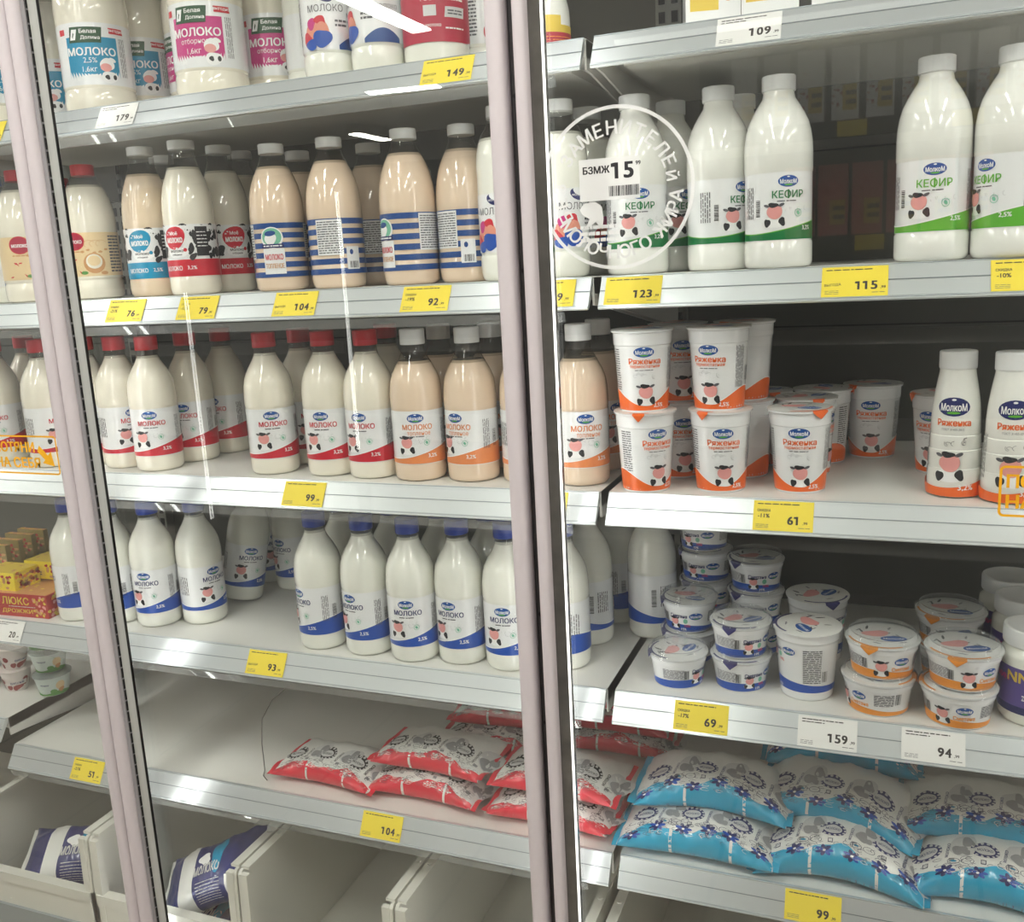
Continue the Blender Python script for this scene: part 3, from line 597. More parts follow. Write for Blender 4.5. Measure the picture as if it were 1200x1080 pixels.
shelf(2,.006,1.246,.40,'grey shelf under the kefir bottles',False)
shelf(3,.006,1.246,.42,'grey shelf under the orange and white yogurt cups',False)
shelf(4,.006,1.246,.44,'grey shelf under the sour cream tubs',False)
shelf(5,.006,1.246,.46,'lowest grey shelf under the blue and white milk pouches',False)
shelf(5,-2.496,-1.258,.46,'grey shelf end at the far left carrying small green tubs',True,.662)
# ------------------------------------------------------------------ glass doors
def door(x0,x1,label,sty0,sty1,led=False,handle=None):
    """sty0/sty1: builders of the left and right stile"""
    e=thing('glass_door',label,'fridge door',(0,0,0))
    MB().box(x0+.012,x1-.012,-.1035,-.0975,.13,2.16,'door_glass').build('glass_pane',e,False)
    fr=MB(); 
    for s in (sty0,sty1): s(fr)
    fr.box(x0+.002,x1-.002,-.128,-.09,2.13,2.18,'frame_lilac'); fr.box(x0+.002,x1-.002,-.128,-.09,.10,.16,'frame_lilac')
    fr.build('frame',e,True,ang=50)
    return e
Z0,Z1=.10,2.18
def P(x0,x1,y0,y1,m,bev=0): return lambda b: b.box(x0,x1,y0,y1,Z0,Z1,m,bev)
def both(*f): return lambda b: [g(b) for g in f]
dl=door(-1.66,-.851,'glass door at the far left with a yellow pull sticker beside its pale upright',P(-1.66,-1.64,-.13,-.09,'frame_lilac',.006),P(-.874,-.8505,-.134,-.09,'frame_lilac',.010))
dm=door(-.849,-.071,'closed middle glass door in front of the milk bottles',
  both(P(-.8495,-.826,-.132,-.1115,'frame_lilac',.009),P(-.826,-.8185,-.120,-.1115,'frame_grey'),P(-.8125,-.7985,-.117,-.1125,'glass_edge_grey')),
  both(P(-.094,-.0715,-.130,-.09,'frame_lilac',.006)))
g=MB()
for i in range(105): g.box(-.8183,-.8165,-.1185,-.1118,Z0+.0198*i,Z0+.0198*i+.0165,'gasket_black')
g.build('gasket',dm,False); MB().box(-.7983,-.7968,-.1172,-.1128,Z0,Z1,'gasket_black').build('seal',dm,False); MB().box(-.8163,-.8127,-.116,-.1125,Z0,Z1,'glass_edge_grey').build('spacer',dm,False)
dr=door(-.058,.722,'glass door over the kefir and sour cream with a round white sticker',
  both(P(-.0585,-.0425,-.130,-.09,'frame_lilac',.005),P(-.0425,-.027,-.114,-.094,'glass_edge_dark')),P(.70,.722,-.13,-.09,'frame_lilac',.006))
mat('led_edge',(255,255,250),.5,emit=1.8); mat('led_glow',(255,255,250),.5,emit=STRIP)
MB().box(-.0269,-.0250,-.113,-.109,Z0,Z1,'led_edge').build('light_edge',dr,False)
def mullion(xc,label,leds,w=.005):
    e=thing('door_mullion',label,'door post',(0,0,0))
    MB().box(xc-w,xc+w,-.088,-.073,Z0,Z1,'gap_dark').build('post',e,False)
    for x0,x1 in leds: MB().box(x0,x1,-.087,-.083,Z0+.1,Z1-.1,'led_glow').build('light_strip',e,False)  # strips added out of sight behind the stiles to brighten the bottle fronts
    return e
mm=mullion(-.0655,'dark post between the middle and right glass doors with screw holes',((-.102,-.098),(-.052,-.048)))
def hole(z):
    vs=[(-.065+.0032*math.cos(k*.5236),-.1085,z+.0032*math.sin(k*.5236)) for k in range(12)]; return MB().add(vs+[(x,-.1075,zz) for x,_,zz in vs],[tuple(range(12))]+[(i,(i+1)%12,12+(i+1)%12,12+i) for i in range(12)],'slot_black')
MB().box(-.0705,-.0605,-.1076,-.0882,Z0,Z1,'gap_dark').build('cover_strip',mm,False)
for z in (1.70,1.49,1.28,1.03,.87,.70): hole(z).build('screw_hole',mm,False)
mullion(-.85,'post hidden behind the pale uprights of the left and middle doors',((-.878,-.874),(-.842,-.838)))
mullion(.728,'post at the right end of the right glass door',((.711,.715),(.741,.745)))
mullion(-1.668,'post at the left end of the far left glass door',((-1.652,-1.648),))
# ------------------------------------------------------------------ bins in the well
def bin_(xl,xr,label,y0=-.068):
    e=thing('storage_bin',label,'bin',((xl+xr)/2,0,.217),'white bins in the bottom of the fridge'); w=(xr-xl)/2; t=.006; zt=.263; zl=.147
    b=MB(); b.box(-w,w,y0,.46,0,.008,'bin_white'); b.box(-w,w,.452,.46,.008,zt,'bin_white'); b.box(-w,w,y0,y0+.016,.008,zl,'bin_white')
    for s in (-1,1):
        xa,xb=sorted((s*w,s*(w-t))); b.prism([(y0,.008),(y0,zl),(y0+.004,zt-.006),(y0+.010,zt),(.452,zt),(.452,.008)],xa,xb,'bin_white','x')
    b.build('bin_body',e,False)
    r=MB()
    for s in (-1,1):
        xa,xb=sorted((s*(w-.0005),s*(w-.017))); r.box(xa,xb,y0+.014,.455,zt,zt+.005,'bin_white'); xa,xb=sorted((s*(w-.006),s*(w-.020))); r.prism([(y0-.001,.01),(y0-.001,zl+.002),(y0+.002,zt-.004),(y0+.012,zt-.004),(y0+.016,zl),(y0+.016,.01)],xa,xb,'bin_white','x')
        for k in range(3): 
            y=.05+k*.11; xc=s*(w-.009); r.lathe([(.0045,zt+.005),(.004,zt+.007)],'bin_white',10,xc,y)
    r.box(-w+.006,w-.006,y0-.004,y0+.0005,zl-.02,zl+.001,'bin_white')
    r.build('rim',e,False); return e
bin_(-1.336,-1.021,'white plastic bin at the far left with a navy milk pouch by its front lip')
bin_(-1.017,-.678,'white plastic bin behind the pale door upright with a navy pouch leaning up')
bin_(-.674,-.366,'empty white plastic bin under the 104 price tag')
bin_(-.362,-.036,'white plastic bin below the red milk pouches')
bin_(-.022,.31,'white plastic bin under the right section with the 99 price tag')
bin_(.318,.65,'white plastic bin at the lower right corner below the blue pouches')
# ------------------------------------------------------------------ price tags
def tag(row,x0,txt,label,white=False,x1=None,promo=None,h=.0405):
    x1=x1 or x0+.076; z=SZ[row]; d=Vector((0,-.0245,-.0408)).normalized(); nr=Vector((0,-d.z*-1,0)); n=Vector((0,-.0408,.0245)).normalized()
    o0=Vector((0,-.0046,.0003))+n*.0006; w=x1-x0
    def fn(u,v,l):
        p=o0+d*(.0465-v)+n*(.0004+l*.00018); return (u,p.y,p.z)
    a=Art(fn); m='paper_white' if white else 'tag_yellow'
    lo,hi=.0465-.003-h,.0435
    vs=[fn(u,v,l) for l in (-1.5,0) for v in (lo,hi) for u in (0,w)]
    a.b.add(vs,[(0,2,3,1),(4,5,7,6),(0,1,5,4),(2,6,7,3),(0,4,6,2),(1,3,7,5)],m)
    a.lines(.005,w-.018,hi-.0055,hi-.003,1,'tag_ink',1,seed=len(txt)+row,fill=.55)
    if white: a.lines(.005,w*.45,hi-.009,hi-.0065,1,'tag_ink',1,seed=row,fill=.5)
    a.lines(.004,.020,lo+.003,lo+.009,3,'ink_soft',1,seed=3,fill=.3)
    a.price(txt,w*.68,lo+.0145,.0112,'tag_ink',1); a.text(',99',w*.68+.0044*len(txt)+.0055,lo+.0112,.0042,'tag_ink',1,.012); a.lines(w*.76,w*.95,lo+.004,lo+.0055,1,'ink_soft',1,seed=5)
    if promo:
        if promo.startswith('-'): a.text('СКИДКА',.0135,hi-.0135,.0042,'tag_ink',1,.012,width=.017); a.text(promo,.0135,hi-.0205,.0055,'tag_ink',1,.016)
        else: a.text(promo,.013,lo+.016,.0042,'tag_ink',1,.008,rot=.06,width=.019)
    o=a.b.build('price_tag',None,False,(x0,0,z)); o['label']=label; o['category']='price tag'; o['group']='price tags on the shelf rails'
tag(1,-.806,'179','white price tag reading 179 on the top rail',True); tag(1,-.234,'149','yellow price tag reading 149 on the top rail',promo='ВЫГОДА'); tag(1,.164,'109','white price tag reading 109 on the top right rail',True)
tag(2,-.840,'76','yellow price tag reading 76 below the red capped cream bottle',promo='-21%'); tag(2,-.694,'79','yellow price tag reading 79 below the piebald label bottles',promo='-15%'); tag(2,-.511,'104','yellow price tag reading 104 below the striped bottles',promo='ВЫГОДА'); tag(2,-.290,'92','yellow price tag reading 92 below the right hand striped bottles',promo='-19%')
tag(2,-.104,'99','yellow price tag half hidden behind the dark door gap'); tag(2,.0145,'123','yellow price tag reading 123 below the first kefir bottles'); tag(2,.289,'115','yellow price tag reading 115 below the middle kefir bottles',promo='ВЫГОДА'); tag(2,.475,'119','yellow price tag with minus 10 percent below the light green kefir',promo='-10%')
tag(3,-.529,'99','yellow price tag reading 99 on the rail below the red capped bottles'); tag(3,-.128,'89','yellow price tag with minus 28 percent beside the door upright',promo='-28%'); tag(3,.207,'61','yellow price tag reading 61 below the yogurt cups',promo='-11%')
tag(4,-1.232,'20','white price tag reading 20 below the yeast boxes',True); tag(4,-.638,'93','yellow price tag reading 93 below the blue capped bottles',promo='ВЫГОДА'); tag(4,.0965,'69','yellow price tag reading 69 below the blue sour cream tubs',promo='-17%'); tag(4,.266,'159','white price tag reading 159 below the tall sour cream cup',True); tag(4,.3965,'94','white price tag reading 94 below the orange sour cream tubs',True)
tag(5,-1.083,'51','yellow price tag on the lowest rail left of the pale door upright',promo='-21%'); tag(5,-.440,'104','yellow price tag reading 104 below the red milk pouches'); tag(5,.2505,'99','yellow price tag reading 99 below the blue milk pouches')
tag(1,-1.086,'124','yellow price tag on the top rail left of the pale door upright',promo='ВЫГОДА')
# ------------------------------------------------------------------ stickers on the glass
gy=-.1042
def onpane(cx,cz): return lambda u,v,l:(u,-l*.00012,v)
a=Art(onpane(0,0)); rs=thing('round_sticker','round white lettered sticker on the right glass door','sticker',(.0565,gy,1.582))
a.ring(0,0,.0935,.0935,.0042,'sticker_film',1,n=72); a.b.build('ring',rs,False)
a=Art(onpane(0,0))
def arc(txt,r,a0,a1,h,inside):
    n=len(txt)
    for i,ch in enumerate(txt):
        q=R(a0+(a1-a0)*i/(n-1))
        if ch!=' ': a.text(ch,r*math.cos(q),r*math.sin(q),h,'sticker_film',1,.012,rot=q-math.pi/2 if not inside else q+math.pi/2)
arc('БЕЗ ЗАМЕНИТЕЛЕЙ',.0705,205,8,.0165,False); arc('МОЛОЧНОГО ЖИРА',.0745,215,350,.0165,True)
a.b.build('lettering',rs,False)
a=Art(onpane(0,0)); a.rect(-.045,.030,-.013,.036,'sticker_film',1); a.text('БЗМЖ',-.0235,.023,.0088,'ink',2,.02,width=.033); a.price('15',.0095,.0205,.0185,'ink',2); a.text('99',.0285,.0275,.0046,'ink',2,.02); a.bars(-.008,.029,-.009,.003,seed=9); a.b.build('price_panel',rs,False)
a=Art(onpane(0,0)); a.put([(-.046,-.022),(-.040,-.015),(-.026,-.014),(-.018,-.020),(-.016,-.034),(-.018,-.047),(-.026,-.038),(-.040,-.046),(-.034,-.034),(-.043,-.028)],[(0,1,2,9),(9,2,3,8),(8,3,4,6),(6,4,5),(8,6,7)],'sticker_film',1); a.b.build('arrow',rs,False)
a=Art(onpane(0,0)); a.lines(-.046,.004,-.063,-.040,3,'sticker_film',1,seed=4,fill=.55); a.b.build('fine_print',rs,False)
def pull(x0,x1,z0,z1,label,arrow,yoff=0):
    a=Art(onpane(0,0)); w,h=x1-x0,z1-z0; t=.0028; m='sticker_yellow'
    a.rect(.006,w-.006,0,t,m,1); a.rect(.006,w-.006,h-t,h,m,1); a.rect(0,t,.006,h-.006,m,1); a.rect(w-t,w,.006,h-.006,m,1)
    for cx,cz,q in ((.006,.006,math.pi),(w-.006,.006,1.5*math.pi),(w-.006,h-.006,0),(.006,h-.006,.5*math.pi)): a.ring(cx,cz,.006-t/2,.006-t/2,t,m,1,n=8,a0=q,a1=q+math.pi/2)
    a.text('ПОТЯНИ',w*.06,h*.70,h*.27,m,1,.02,align='l',width=w*.60); a.text('НА СЕБЯ',w*.06,h*.30,h*.27,m,1,.02,align='l',width=w*.66)
    if arrow: a.put([(w*.70,h*.60),(w*.74,h*.75),(w*.85,h*.50),(w*.90,h*.60),(w*.93,h*.22),(w*.76,h*.30),(w*.80,h*.38)],[(0,1,2,6),(2,3,4),(2,4,5,6)],m,1)
    o=a.b.build('pull_sticker',None,False,(x0,gy,z0)); o['label']=label; o['category']='sticker'
pull(-1.052,-.902,1.196,1.262,'yellow outlined pull sticker on the far left glass door',True)
pull(.486,.62,1.1945,1.253,'yellow outlined pull sticker at the edge of the right glass door',False)
# ------------------------------------------------------------------ milk pouches
def pouch_parts(w,d,h,seed,col,style,bend=0.0,lift=0.0):
    """pillow bag: seals at both ends (left and right), coloured band along its front, white top"""
    rnd=random.Random(seed); o1,o2=rnd.uniform(0,50),rnd.uniform(0,50)
    def pos(s,phi,l=0):
        e=min(1,abs(2*s/w)); k=(1-e**2.6)**.55 if e<1 else 0
        H=max(.004,h*k); D=d*(.80+.20*e**2); 
        c,sn=math.cos(phi),math.sin(phi)
        y=D/2*math.copysign(abs(c)**.75,c); z=H/2*math.copysign(abs(sn)**.85,sn)
        if sn<0: z*=.92
        nz=noise.noise(Vector((s*26+o1,y*22+o2,sn*1.2)))*.0035+noise.noise(Vector((s*70+o2,y*60+o1,sn*2)))*.0016*(1+1.5*e*e)
        q=Vector((0,y,z)); L=q.length or 1
        if sn>-.35: y+=nz*y/L; z+=nz*1.0
        if l: y+=l*.0004*c*1.2; z+=l*.0004*sn
        zc=h*.46+(h*.04-h*.14)*e**2
        u=2*s/w
        return (s*(1-.03*k),y,zc+z+lift*0-bend*(u*u)*.02+bend*.0)
    parts=[]; ns,nphi=44,40
    band=lambda s: 3.50-.0  # not used
    b=MB(); ring=[]
    vs=[];
    for i in range(ns+1):
        s=-w/2+w*i/ns
        for j in range(nphi): vs.append(pos(s,2*math.pi*j/nphi))
    b.v+=vs; k=b.mi('pouch_navy' if style=='navy' else 'pouch_white')
    for i in range(ns):
        for j in range(nphi):
            b.f.append((i*nphi+j,(i+1)*nphi+j,(i+1)*nphi+(j+1)%nphi,i*nphi+(j+1)%nphi)); b.m.append(k)
    b.f.append(tuple(range(nphi))); b.m.append(k); b.f.append(tuple(range(ns*nphi+nphi-1,ns*nphi-1,-1))); b.m.append(k)
    parts.append(('film_bag',b.mesh('film_bag',True,60),None,None))
    # end seals
    sm=MB()
    for sg in (-1,1):
        q=[];fs=[]
        for j in range(13):
            v=-d/2*.98+d*.98*j/12; z=pos(sg*w/2,0)[2]+.0015*math.sin(j*1.3+seed)
            q+= [(sg*w/2*.97,v,z+.0012),(sg*(w/2+.008),v,z+.001+.002*math.sin(j+seed))]
        for j in range(12): fs.append((2*j,2*j+1,2*j+3,2*j+2) if sg>0 else (2*j,2*j+2,2*j+3,2*j+1))
        q2=[(x,y,z-.0008) for x,y,z in q]; n=len(q); sm.add(q+q2,fs+[tuple(n+t for t in f[::-1]) for f in fs],col if style!='navy' else 'pouch_white')
    parts.append(('seal',sm.mesh('seal'),None,None))
    # printing
    fn=lambda u,v,l: pos(u,math.pi-v/(d*.40),l+1)
    a=Art(fn); yy=d*.40
    top=lambda k: yy*k      # k radians from the front towards the top
    if style in('red','blue'):
        ink='pouch_ink' if style=='blue' else 'ink_soft'; dark='navy' if style=='blue' else 'ink'
        per=w*.80
        a.strip(-.497*w,.497*w,top(-1.25),lambda u: top(.74+.15*math.sin(u*58+seed)+.05*math.sin(u*150)),col,.5,n=96,rows=12)
        for i in range(-2,3):
            c=i*per*.5-per*.20
            if abs(c)>w*.44: continue
            a.strip(c-.0022,c+.0022,top(-.9),top(.86),'pouch_white',1,n=1,rows=8)
        for i,c in enumerate((-.36,-.04,.28)):
            c=c*w
            a.ell(c,top(1.35),.019,.0135,dark,1); a.ell(c,top(1.35),.0130,.0085,'pouch_pale',2); a.text('МОЛОКО',c,top(1.35),.0045,dark,3,.009,width=.020)
            for k in range(14):
                q=k*.45; a.ell(c+.0172*math.cos(q),top(1.35)+.012*math.sin(q),.002,.0017,'pouch_pale',2,wob=.2,seed=k)
            a.ell(c+.046,top(1.42),.019,.0165,'pouch_pale',1,wob=.2,seed=i); a.ell(c+.041,top(1.32),.009,.009,'pouch_grey',2,wob=.25,seed=i+4); a.ell(c+.052,top(1.52),.008,.007,'pouch_grey',2,wob=.25,seed=i+9); a.ell(c+.05,top(1.24),.006,.0045,'pouch_grey',2,wob=.25,seed=i+19)
            a.rect(c-.005,c+.002,top(.90),top(1.04),ink,1); a.rect(c-.004,c+.001,top(.925),top(1.015),'pouch_pale',2); a.text('МОЛОКО',c+.026,top(1.3),.0042,dark,2,.01,rot=1.45)
            a.rect(c+.028,c+.035,top(.94),top(1.07),'pouch_grey',1)
            if style=='blue':
                for dx in (.034,.052): a.ring(c+dx,top(.97),.0078,.0058,.0008,ink,1,n=22); a.ell(c+dx,top(.97),.004,.002,'cyan' if dx<.04 else 'pouch_pale',1)
        for i in range(110):
            u=rnd.uniform(-.47,.47)*w; v=top(rnd.uniform(.45,1.08))
            a.ring(u,v,rnd.uniform(.003,.007),rnd.uniform(.002,.0045),.0007,(ink if style=='blue' else 'ink_soft') if i%3 else 'pouch_white',2,n=12,a0=rnd.uniform(0,2),a1=rnd.uniform(4,6.2))
        for i in range(6):
            u=(-.42+.165*i+rnd.uniform(-.02,.02))*w; v=top(rnd.uniform(.5,.85))
            if style=='blue':
                for k in range(7): q=k*.9; a.ell(u+.0072*math.cos(q),v+.0068*math.sin(q),.0062,.0031,'navy' if k%3 else 'blue',2,rot=q)
                a.ell(u,v,.0022,.0022,'white',3)
            else:
                for k in range(5): q=k*1.25; a.ring(u+.005*math.cos(q),v+.005*math.sin(q),.0045,.003,.0007,'pouch_white',2,n=10)
                for k in range(4): a.ell(u+rnd.uniform(-.014,.014),v+rnd.uniform(-.004,.014),.0022,.0017,'pouch_white',2)
        for i in range(44):
            u=rnd.uniform(-.46,.46)*w; a.rect(u,u+.0009,top(-.55+rnd.uniform(-.05,.05)),top(-.28),'navy' if style=='blue' else 'red_deep',1)
    else:
        a.strip(-.25*w,-.09*w,top(-.8),top(2.6),'pouch_white',1,n=5,rows=18); a.strip(.25*w,.42*w,top(-.8),top(1.2),'pouch_white',1,n=5,rows=12)
        for k in range(8): a.lines(-.05*w,.2*w,top(.2+.13*k),top(.27+.13*k),1,'pouch_pale',2,seed=k,fill=.4)
        a.ell(.16*w,top(1.9),.014,.03,'cyan',2,wob=.3,seed=2); a.ell(.02*w,top(1.75),.016,.009,'white',2,wob=.3,seed=5); a.text('МОЛОКО',.05*w,top(1.5),.012,'pouch_pale',2,.02,width=.06)
    parts.append(('printing',a.b.mesh('printing'),None,None))
    return parts
for k in range(4):
    kind('pr%d'%k,'milk_pouch','milk pouch',pouch_parts(.205,.130,.050,11+k,'pouch_red','red'))
    kind('pb%d'%k,'milk_pouch','milk pouch',pouch_parts(.230,.150,.062 if k<2 else .070,31+k,'pouch_cyan','blue',bend=(.0,.6,.9,.2)[k]))
for k in range(2): kind('pn%d'%k,'milk_pouch','milk pouch',pouch_parts(.22,.15,.07,51+k,'pouch_navy','navy'))
# ------------------------------------------------------------------ yeast boxes
def box_parts(w,d,h,face,side,top,txt=None):
    b=MB(); b.box(-w/2,w/2,-d/2,d/2,0,h,face)
    ps=[('carton',b.mesh('carton',False),None,None)]
    a=Art(lambda u,v,l:(u,-d/2-l*.00015,v)); rnd=random.Random(int(w*1000))
    if txt:
        a.text('ЛЮКС',-.002,h*.70,h*.34,'gold',2,.012,width=w*.44); a.text('ДРОЖЖИ',.0,h*.24,h*.22,'gold',2,.009,width=w*.50); a.lines(-.02,.045,h*.42,h*.48,1,'pouch_pale',2,seed=1)
        for k in range(26): a.ell(rnd.uniform(w*.28,w*.47),rnd.uniform(h*.08,h*.92),.003,.003,('gold','tan','pink')[k%3],1,wob=.2,seed=k)
        for k in range(9): a.ell(rnd.uniform(-w*.48,-w*.3),rnd.uniform(h*.1,h*.9),.0045,.004,('amber','gold')[k%2],1,wob=.2,seed=k)
    else:
        a.rect(-w*.42,w*.1,h*.15,h*.5,'gold' if face!='gold' else 'yeast_red',1); a.lines(-w*.4,w*.0,h*.2,h*.45,2,'ink_soft',2,seed=4)
        for k in range(10): a.ell(rnd.uniform(w*.12,w*.46),rnd.uniform(h*.15,h*.85),.004,.003,('tan','yeast_red')[k%2],1,wob=.2,seed=k)
    c=Art(lambda u,v,l:(w/2+l*.00015,u,v),a.b)
    for k in range(0 if face in('olive','brown') else 46): c.ell(rnd.uniform(-d*.47,d*.47),rnd.uniform(h*.06,h*.94),.0042,.0032,('tan','gold','pink','amber')[k%4] if face!='yellow' else ('tan','yeast_red','amber','gold')[k%4],1,wob=.25,seed=k)
    t=Art(lambda u,v,l:(u,v,h+l*.00015),a.b)
    t.rect(-w*.48,w*.48,-d*.48,d*.48,top,1)
    for k in range(12): t.ell(rnd.uniform(-w*.4,w*.4),rnd.uniform(-d*.4,d*.4),.004,.003,('tan','gold')[k%2],2,wob=.25,seed=k)
    ps.append(('printing',a.b.mesh('printing'),None,None)); return ps
kind('yred','yeast_box','yeast box',box_parts(.15,.095,.046,'yeast_red','yeast_red','tan',True))
kind('yyel','yeast_box','yeast box',box_parts(.085,.062,.036,'yellow','gold','gold'))
kind('ygold','yeast_box','yeast box',box_parts(.075,.012,.052,'olive','olive','tan'))
mat('brown',(96,62,44),.45); kind('ybrown','yeast_box','yeast box',box_parts(.12,.07,.05,'brown','brown','olive'))
kind('carton','milk_carton','milk carton',box_parts(.07,.07,.19,'label_white','label_white','label_white'))
# wire divider on the lowest shelf
w=MB(); w.tube([(-.655,.020,.003),(-.672,.032,.003),(-.680,.048,.004),(-.688,.058,.05),(-.688,.066,.095),(-.676,.085,.125),(-.66,.11,.140)],.0009,'wire'); o=single(w,'wire_divider','thin bent wire divider standing left of the red pouches','divider',loc=(0,0,SZ[5]))
# ------------------------------------------------------------------ the fridge across the aisle, seen only mirrored in the door glass
op=thing('display_fridge','open fridge across the aisle mirrored in the door glass','fridge',(0,-1.75,0))
MB().box(-2.7,-.25,-.62,-.58,0,1.90,'gap_dark').box(-.25,2.4,-.62,-.58,0,2.12,'gap_dark').build('back_panel',op,False); MB().box(-.25,2.4,-.62,.02,2.12,2.2,'frame_grey').build('hood',op,False); MB().box(-2.7,2.4,-.62,.02,0,.3,'frame_grey').build('plinth',op,False)
for z in (.62,.93,1.23,1.53,1.83):
    xl=-2.7 if z<1.8 else -.25; MB().box(xl,2.4,-.57,-.03,z-.022,z,'shelf_paint').build('shelf',op,False); MB().box(xl,2.4,-.03,-.015,z-.045,z,'gasket_black').build('shelf_rail',op,False)
for x,z0,z1 in ((-1.33,.9,1.76),(-1.99,.62,1.46),(.95,.4,2.0)):
    MB().box(x-.02,x+.02,-.02,.005,.3,2.12 if x>0 else 1.90,'gap_dark').build('post',op,False); MB().box(x-.0025,x+.0025,.0055,.009,z0,z1,'led_glow').build('light_strip',op,False)
MB().box(-.4,2.3,-.10,-.06,2.108,2.118,'led_edge').build('added_carton_light',op,False)  # glowing strip added under the hood to light the mirrored cartons
mat('carton_pink',(214,120,116),.35)
kind('cartonp','milk_carton','milk carton',box_parts(.078,.07,.19,'carton_pink','label_white','label_white'))
for row,(z,n,kd,g) in enumerate(((1.83,10,'carton','white cartons mirrored in the right glass door'),(1.53,6,'cartonp','pink cartons mirrored in the right glass door'))):
    for i in range(n):
        put(kd,-.03+row*.15+i*.089,-1.84,z+.0003,math.pi,'%s carton across the aisle mirrored faintly in the right glass door'%('white' if row==0 else 'pink and white'),g)
for x,z in ((.22,1.83),(.50,1.83),(.27,1.53)):
    o=MB().box(x,x+.075,-1.7648,-1.764,z-.043,z-.003,'tag_yellow').build('price_tag',None,False); o['label']='yellow price tag across the aisle mirrored faintly in the right glass door'; o['category']='price tag'; o['group']='price tags mirrored in the glass'
# ------------------------------------------------------------------ goods on the shelves
put('bigb',-0.8892,0.0850,1.7785,0.648,'big blue label milk bottle standing first on the top shelf above the 179 tag','big blue label bottles')
put('bigb',-0.8973,0.2027,1.7785,0.530,'big blue label milk bottle half hidden between the front blue and pink ones','big blue label bottles')
put('bigb',-1.1387,0.2400,1.7785,3.407,'big blue label milk bottle peeking out left behind the front one by the pale upright','big blue label bottles')
put('bigp',-0.6565,0.0850,1.7785,0.338,'big pink label milk bottle at the front of the top shelf','big pink label bottles')
put('bigp',-0.7803,0.2179,1.7785,-0.376,'big pink label milk bottle mostly hidden behind the front pink bottle','big pink label bottles')
put('bigp',-0.6119,0.2000,1.7785,0.557,'second pink label milk bottle, set back right of the front pink one','big pink label bottles')
put('bigb',-1.1475,0.0850,1.7785,1.369,'big blue label milk bottle left of the pale door upright on the top shelf','big blue label bottles')
put('family',-0.4206,0.0600,1.7785,0.400,'white milk bottle with a family picture on the top shelf, label facing out','family picture milk bottles')
put('family',-0.5105,0.1500,1.7785,2.827,'white milk bottle turned backwards left of the top shelf family label bottle','family picture milk bottles')
put('family',-0.3398,0.0600,1.7785,-0.466,'white milk bottle with a family picture turned left beside the ruby label bottle','family picture milk bottles')
put('ruby',-0.2518,0.0750,1.7785,0.436,'milk bottle with a large ruby red 3,2% label above the 149 tag',None)
put('family',-0.2181,0.1572,1.7785,1.441,'white milk bottle at the dark door gap on the top shelf','family picture milk bottles')
put('waist',-0.0925,0.1000,1.7785,0.677,'waisted white bottle with yellow and dark red base right of the door gap',None)
put('cream',-0.9594,0.0900,1.4767,0.115,'red capped milk bottle with a cream label right of the pale upright','cream label bottles')
put('cream',-1.1525,0.2200,1.4767,0.451,'red capped milk bottle mostly hidden behind the cream label one','cream label bottles')
put('check',-1.1834,0.0900,1.4767,1.466,'blue capped milk bottle with a blue check label at the far left edge',None)
put('cream',-1.0935,0.0700,1.4767,0.572,'red capped cream label bottle left of the pale upright','cream label bottles')
put('cowb',-0.8228,0.0850,1.4767,0.307,'milk bottle with black spots and a blue band on its label','piebald label bottles')
put('cowr',-0.7240,0.0700,1.4767,0.043,'milk bottle with black spots and a red band, frontmost of its kind','piebald label bottles')
put('cowr',-0.7192,0.1600,1.4767,0.969,'milk bottle with black spots and red band standing back to the right','piebald label bottles')
put('cowr',-0.8782,0.2000,1.4767,2.802,'white capped milk bottle behind the two front piebald label bottles','piebald label bottles')
put('cowr',-0.7432,0.2500,1.4767,3.254,'white capped bottle deep behind the piebald and striped bottles','piebald label bottles')
put('strip',-0.5460,0.0650,1.4767,0.343,'blue striped milk bottle facing out above the 104 tag','blue striped milk bottles')
put('strip',-0.5677,0.1700,1.4767,1.279,'blue striped milk bottle hidden between the first two striped ones','blue striped milk bottles')
put('strip',-0.4405,0.0650,1.4767,-1.528,'blue striped milk bottle showing its fine print panel','blue striped milk bottles')
put('strip',-0.4317,0.1700,1.4767,-1.409,'shaded blue striped milk bottle standing back between two front ones','blue striped milk bottles')
put('strip',-0.3117,0.0642,1.4767,-0.522,'blue striped milk bottle with its badge turned left above the 92 tag','blue striped milk bottles')
put('strip',-0.2262,0.0840,1.4767,-2.202,'blue striped milk bottle with white code panel beside the family bottle','blue striped milk bottles')
put('family',-0.1484,0.0515,1.4767,-0.144,'white family label milk bottle cut by the left door stile','family picture milk bottles')
put('family',-0.0680,0.0603,1.4767,0.847,'white family label bottle seen through the left of the round sticker','family picture milk bottles')
put('family',-0.0553,0.1550,1.4767,1.339,'white family label bottle set back behind the round sticker lettering','family picture milk bottles')
put('kefir',0.0399,0.0650,1.4767,0.314,'dark green kefir bottle behind the round glass sticker','dark green kefir bottles')
put('kefir',0.0710,0.1500,1.4767,0.733,'dark green kefir bottle set back at the right edge of the round sticker','dark green kefir bottles')
put('kefir',0.1503,0.0753,1.4767,0.948,'dark green kefir bottle just left of the frontmost kefir','dark green kefir bottles')
put('kefir',0.1656,0.1650,1.4767,1.714,'dark green kefir bottle mostly hidden behind the frontmost one','dark green kefir bottles')
put('kefir',0.2306,0.0447,1.4767,0.352,'frontmost dark green kefir bottle left of the 115 tag','dark green kefir bottles')
put('limek',0.4119,0.0402,1.4767,-0.033,'light green kefir bottle facing out right of the 115 tag','light green kefir bottles')
put('limek',0.4970,0.0298,1.4767,-0.899,'light green kefir bottle turned left at the right picture edge','light green kefir bottles')
put('red',-1.2260,0.0707,1.1787,0.527,'red capped milk bottle at the far left edge of the third shelf','red capped milk bottles')
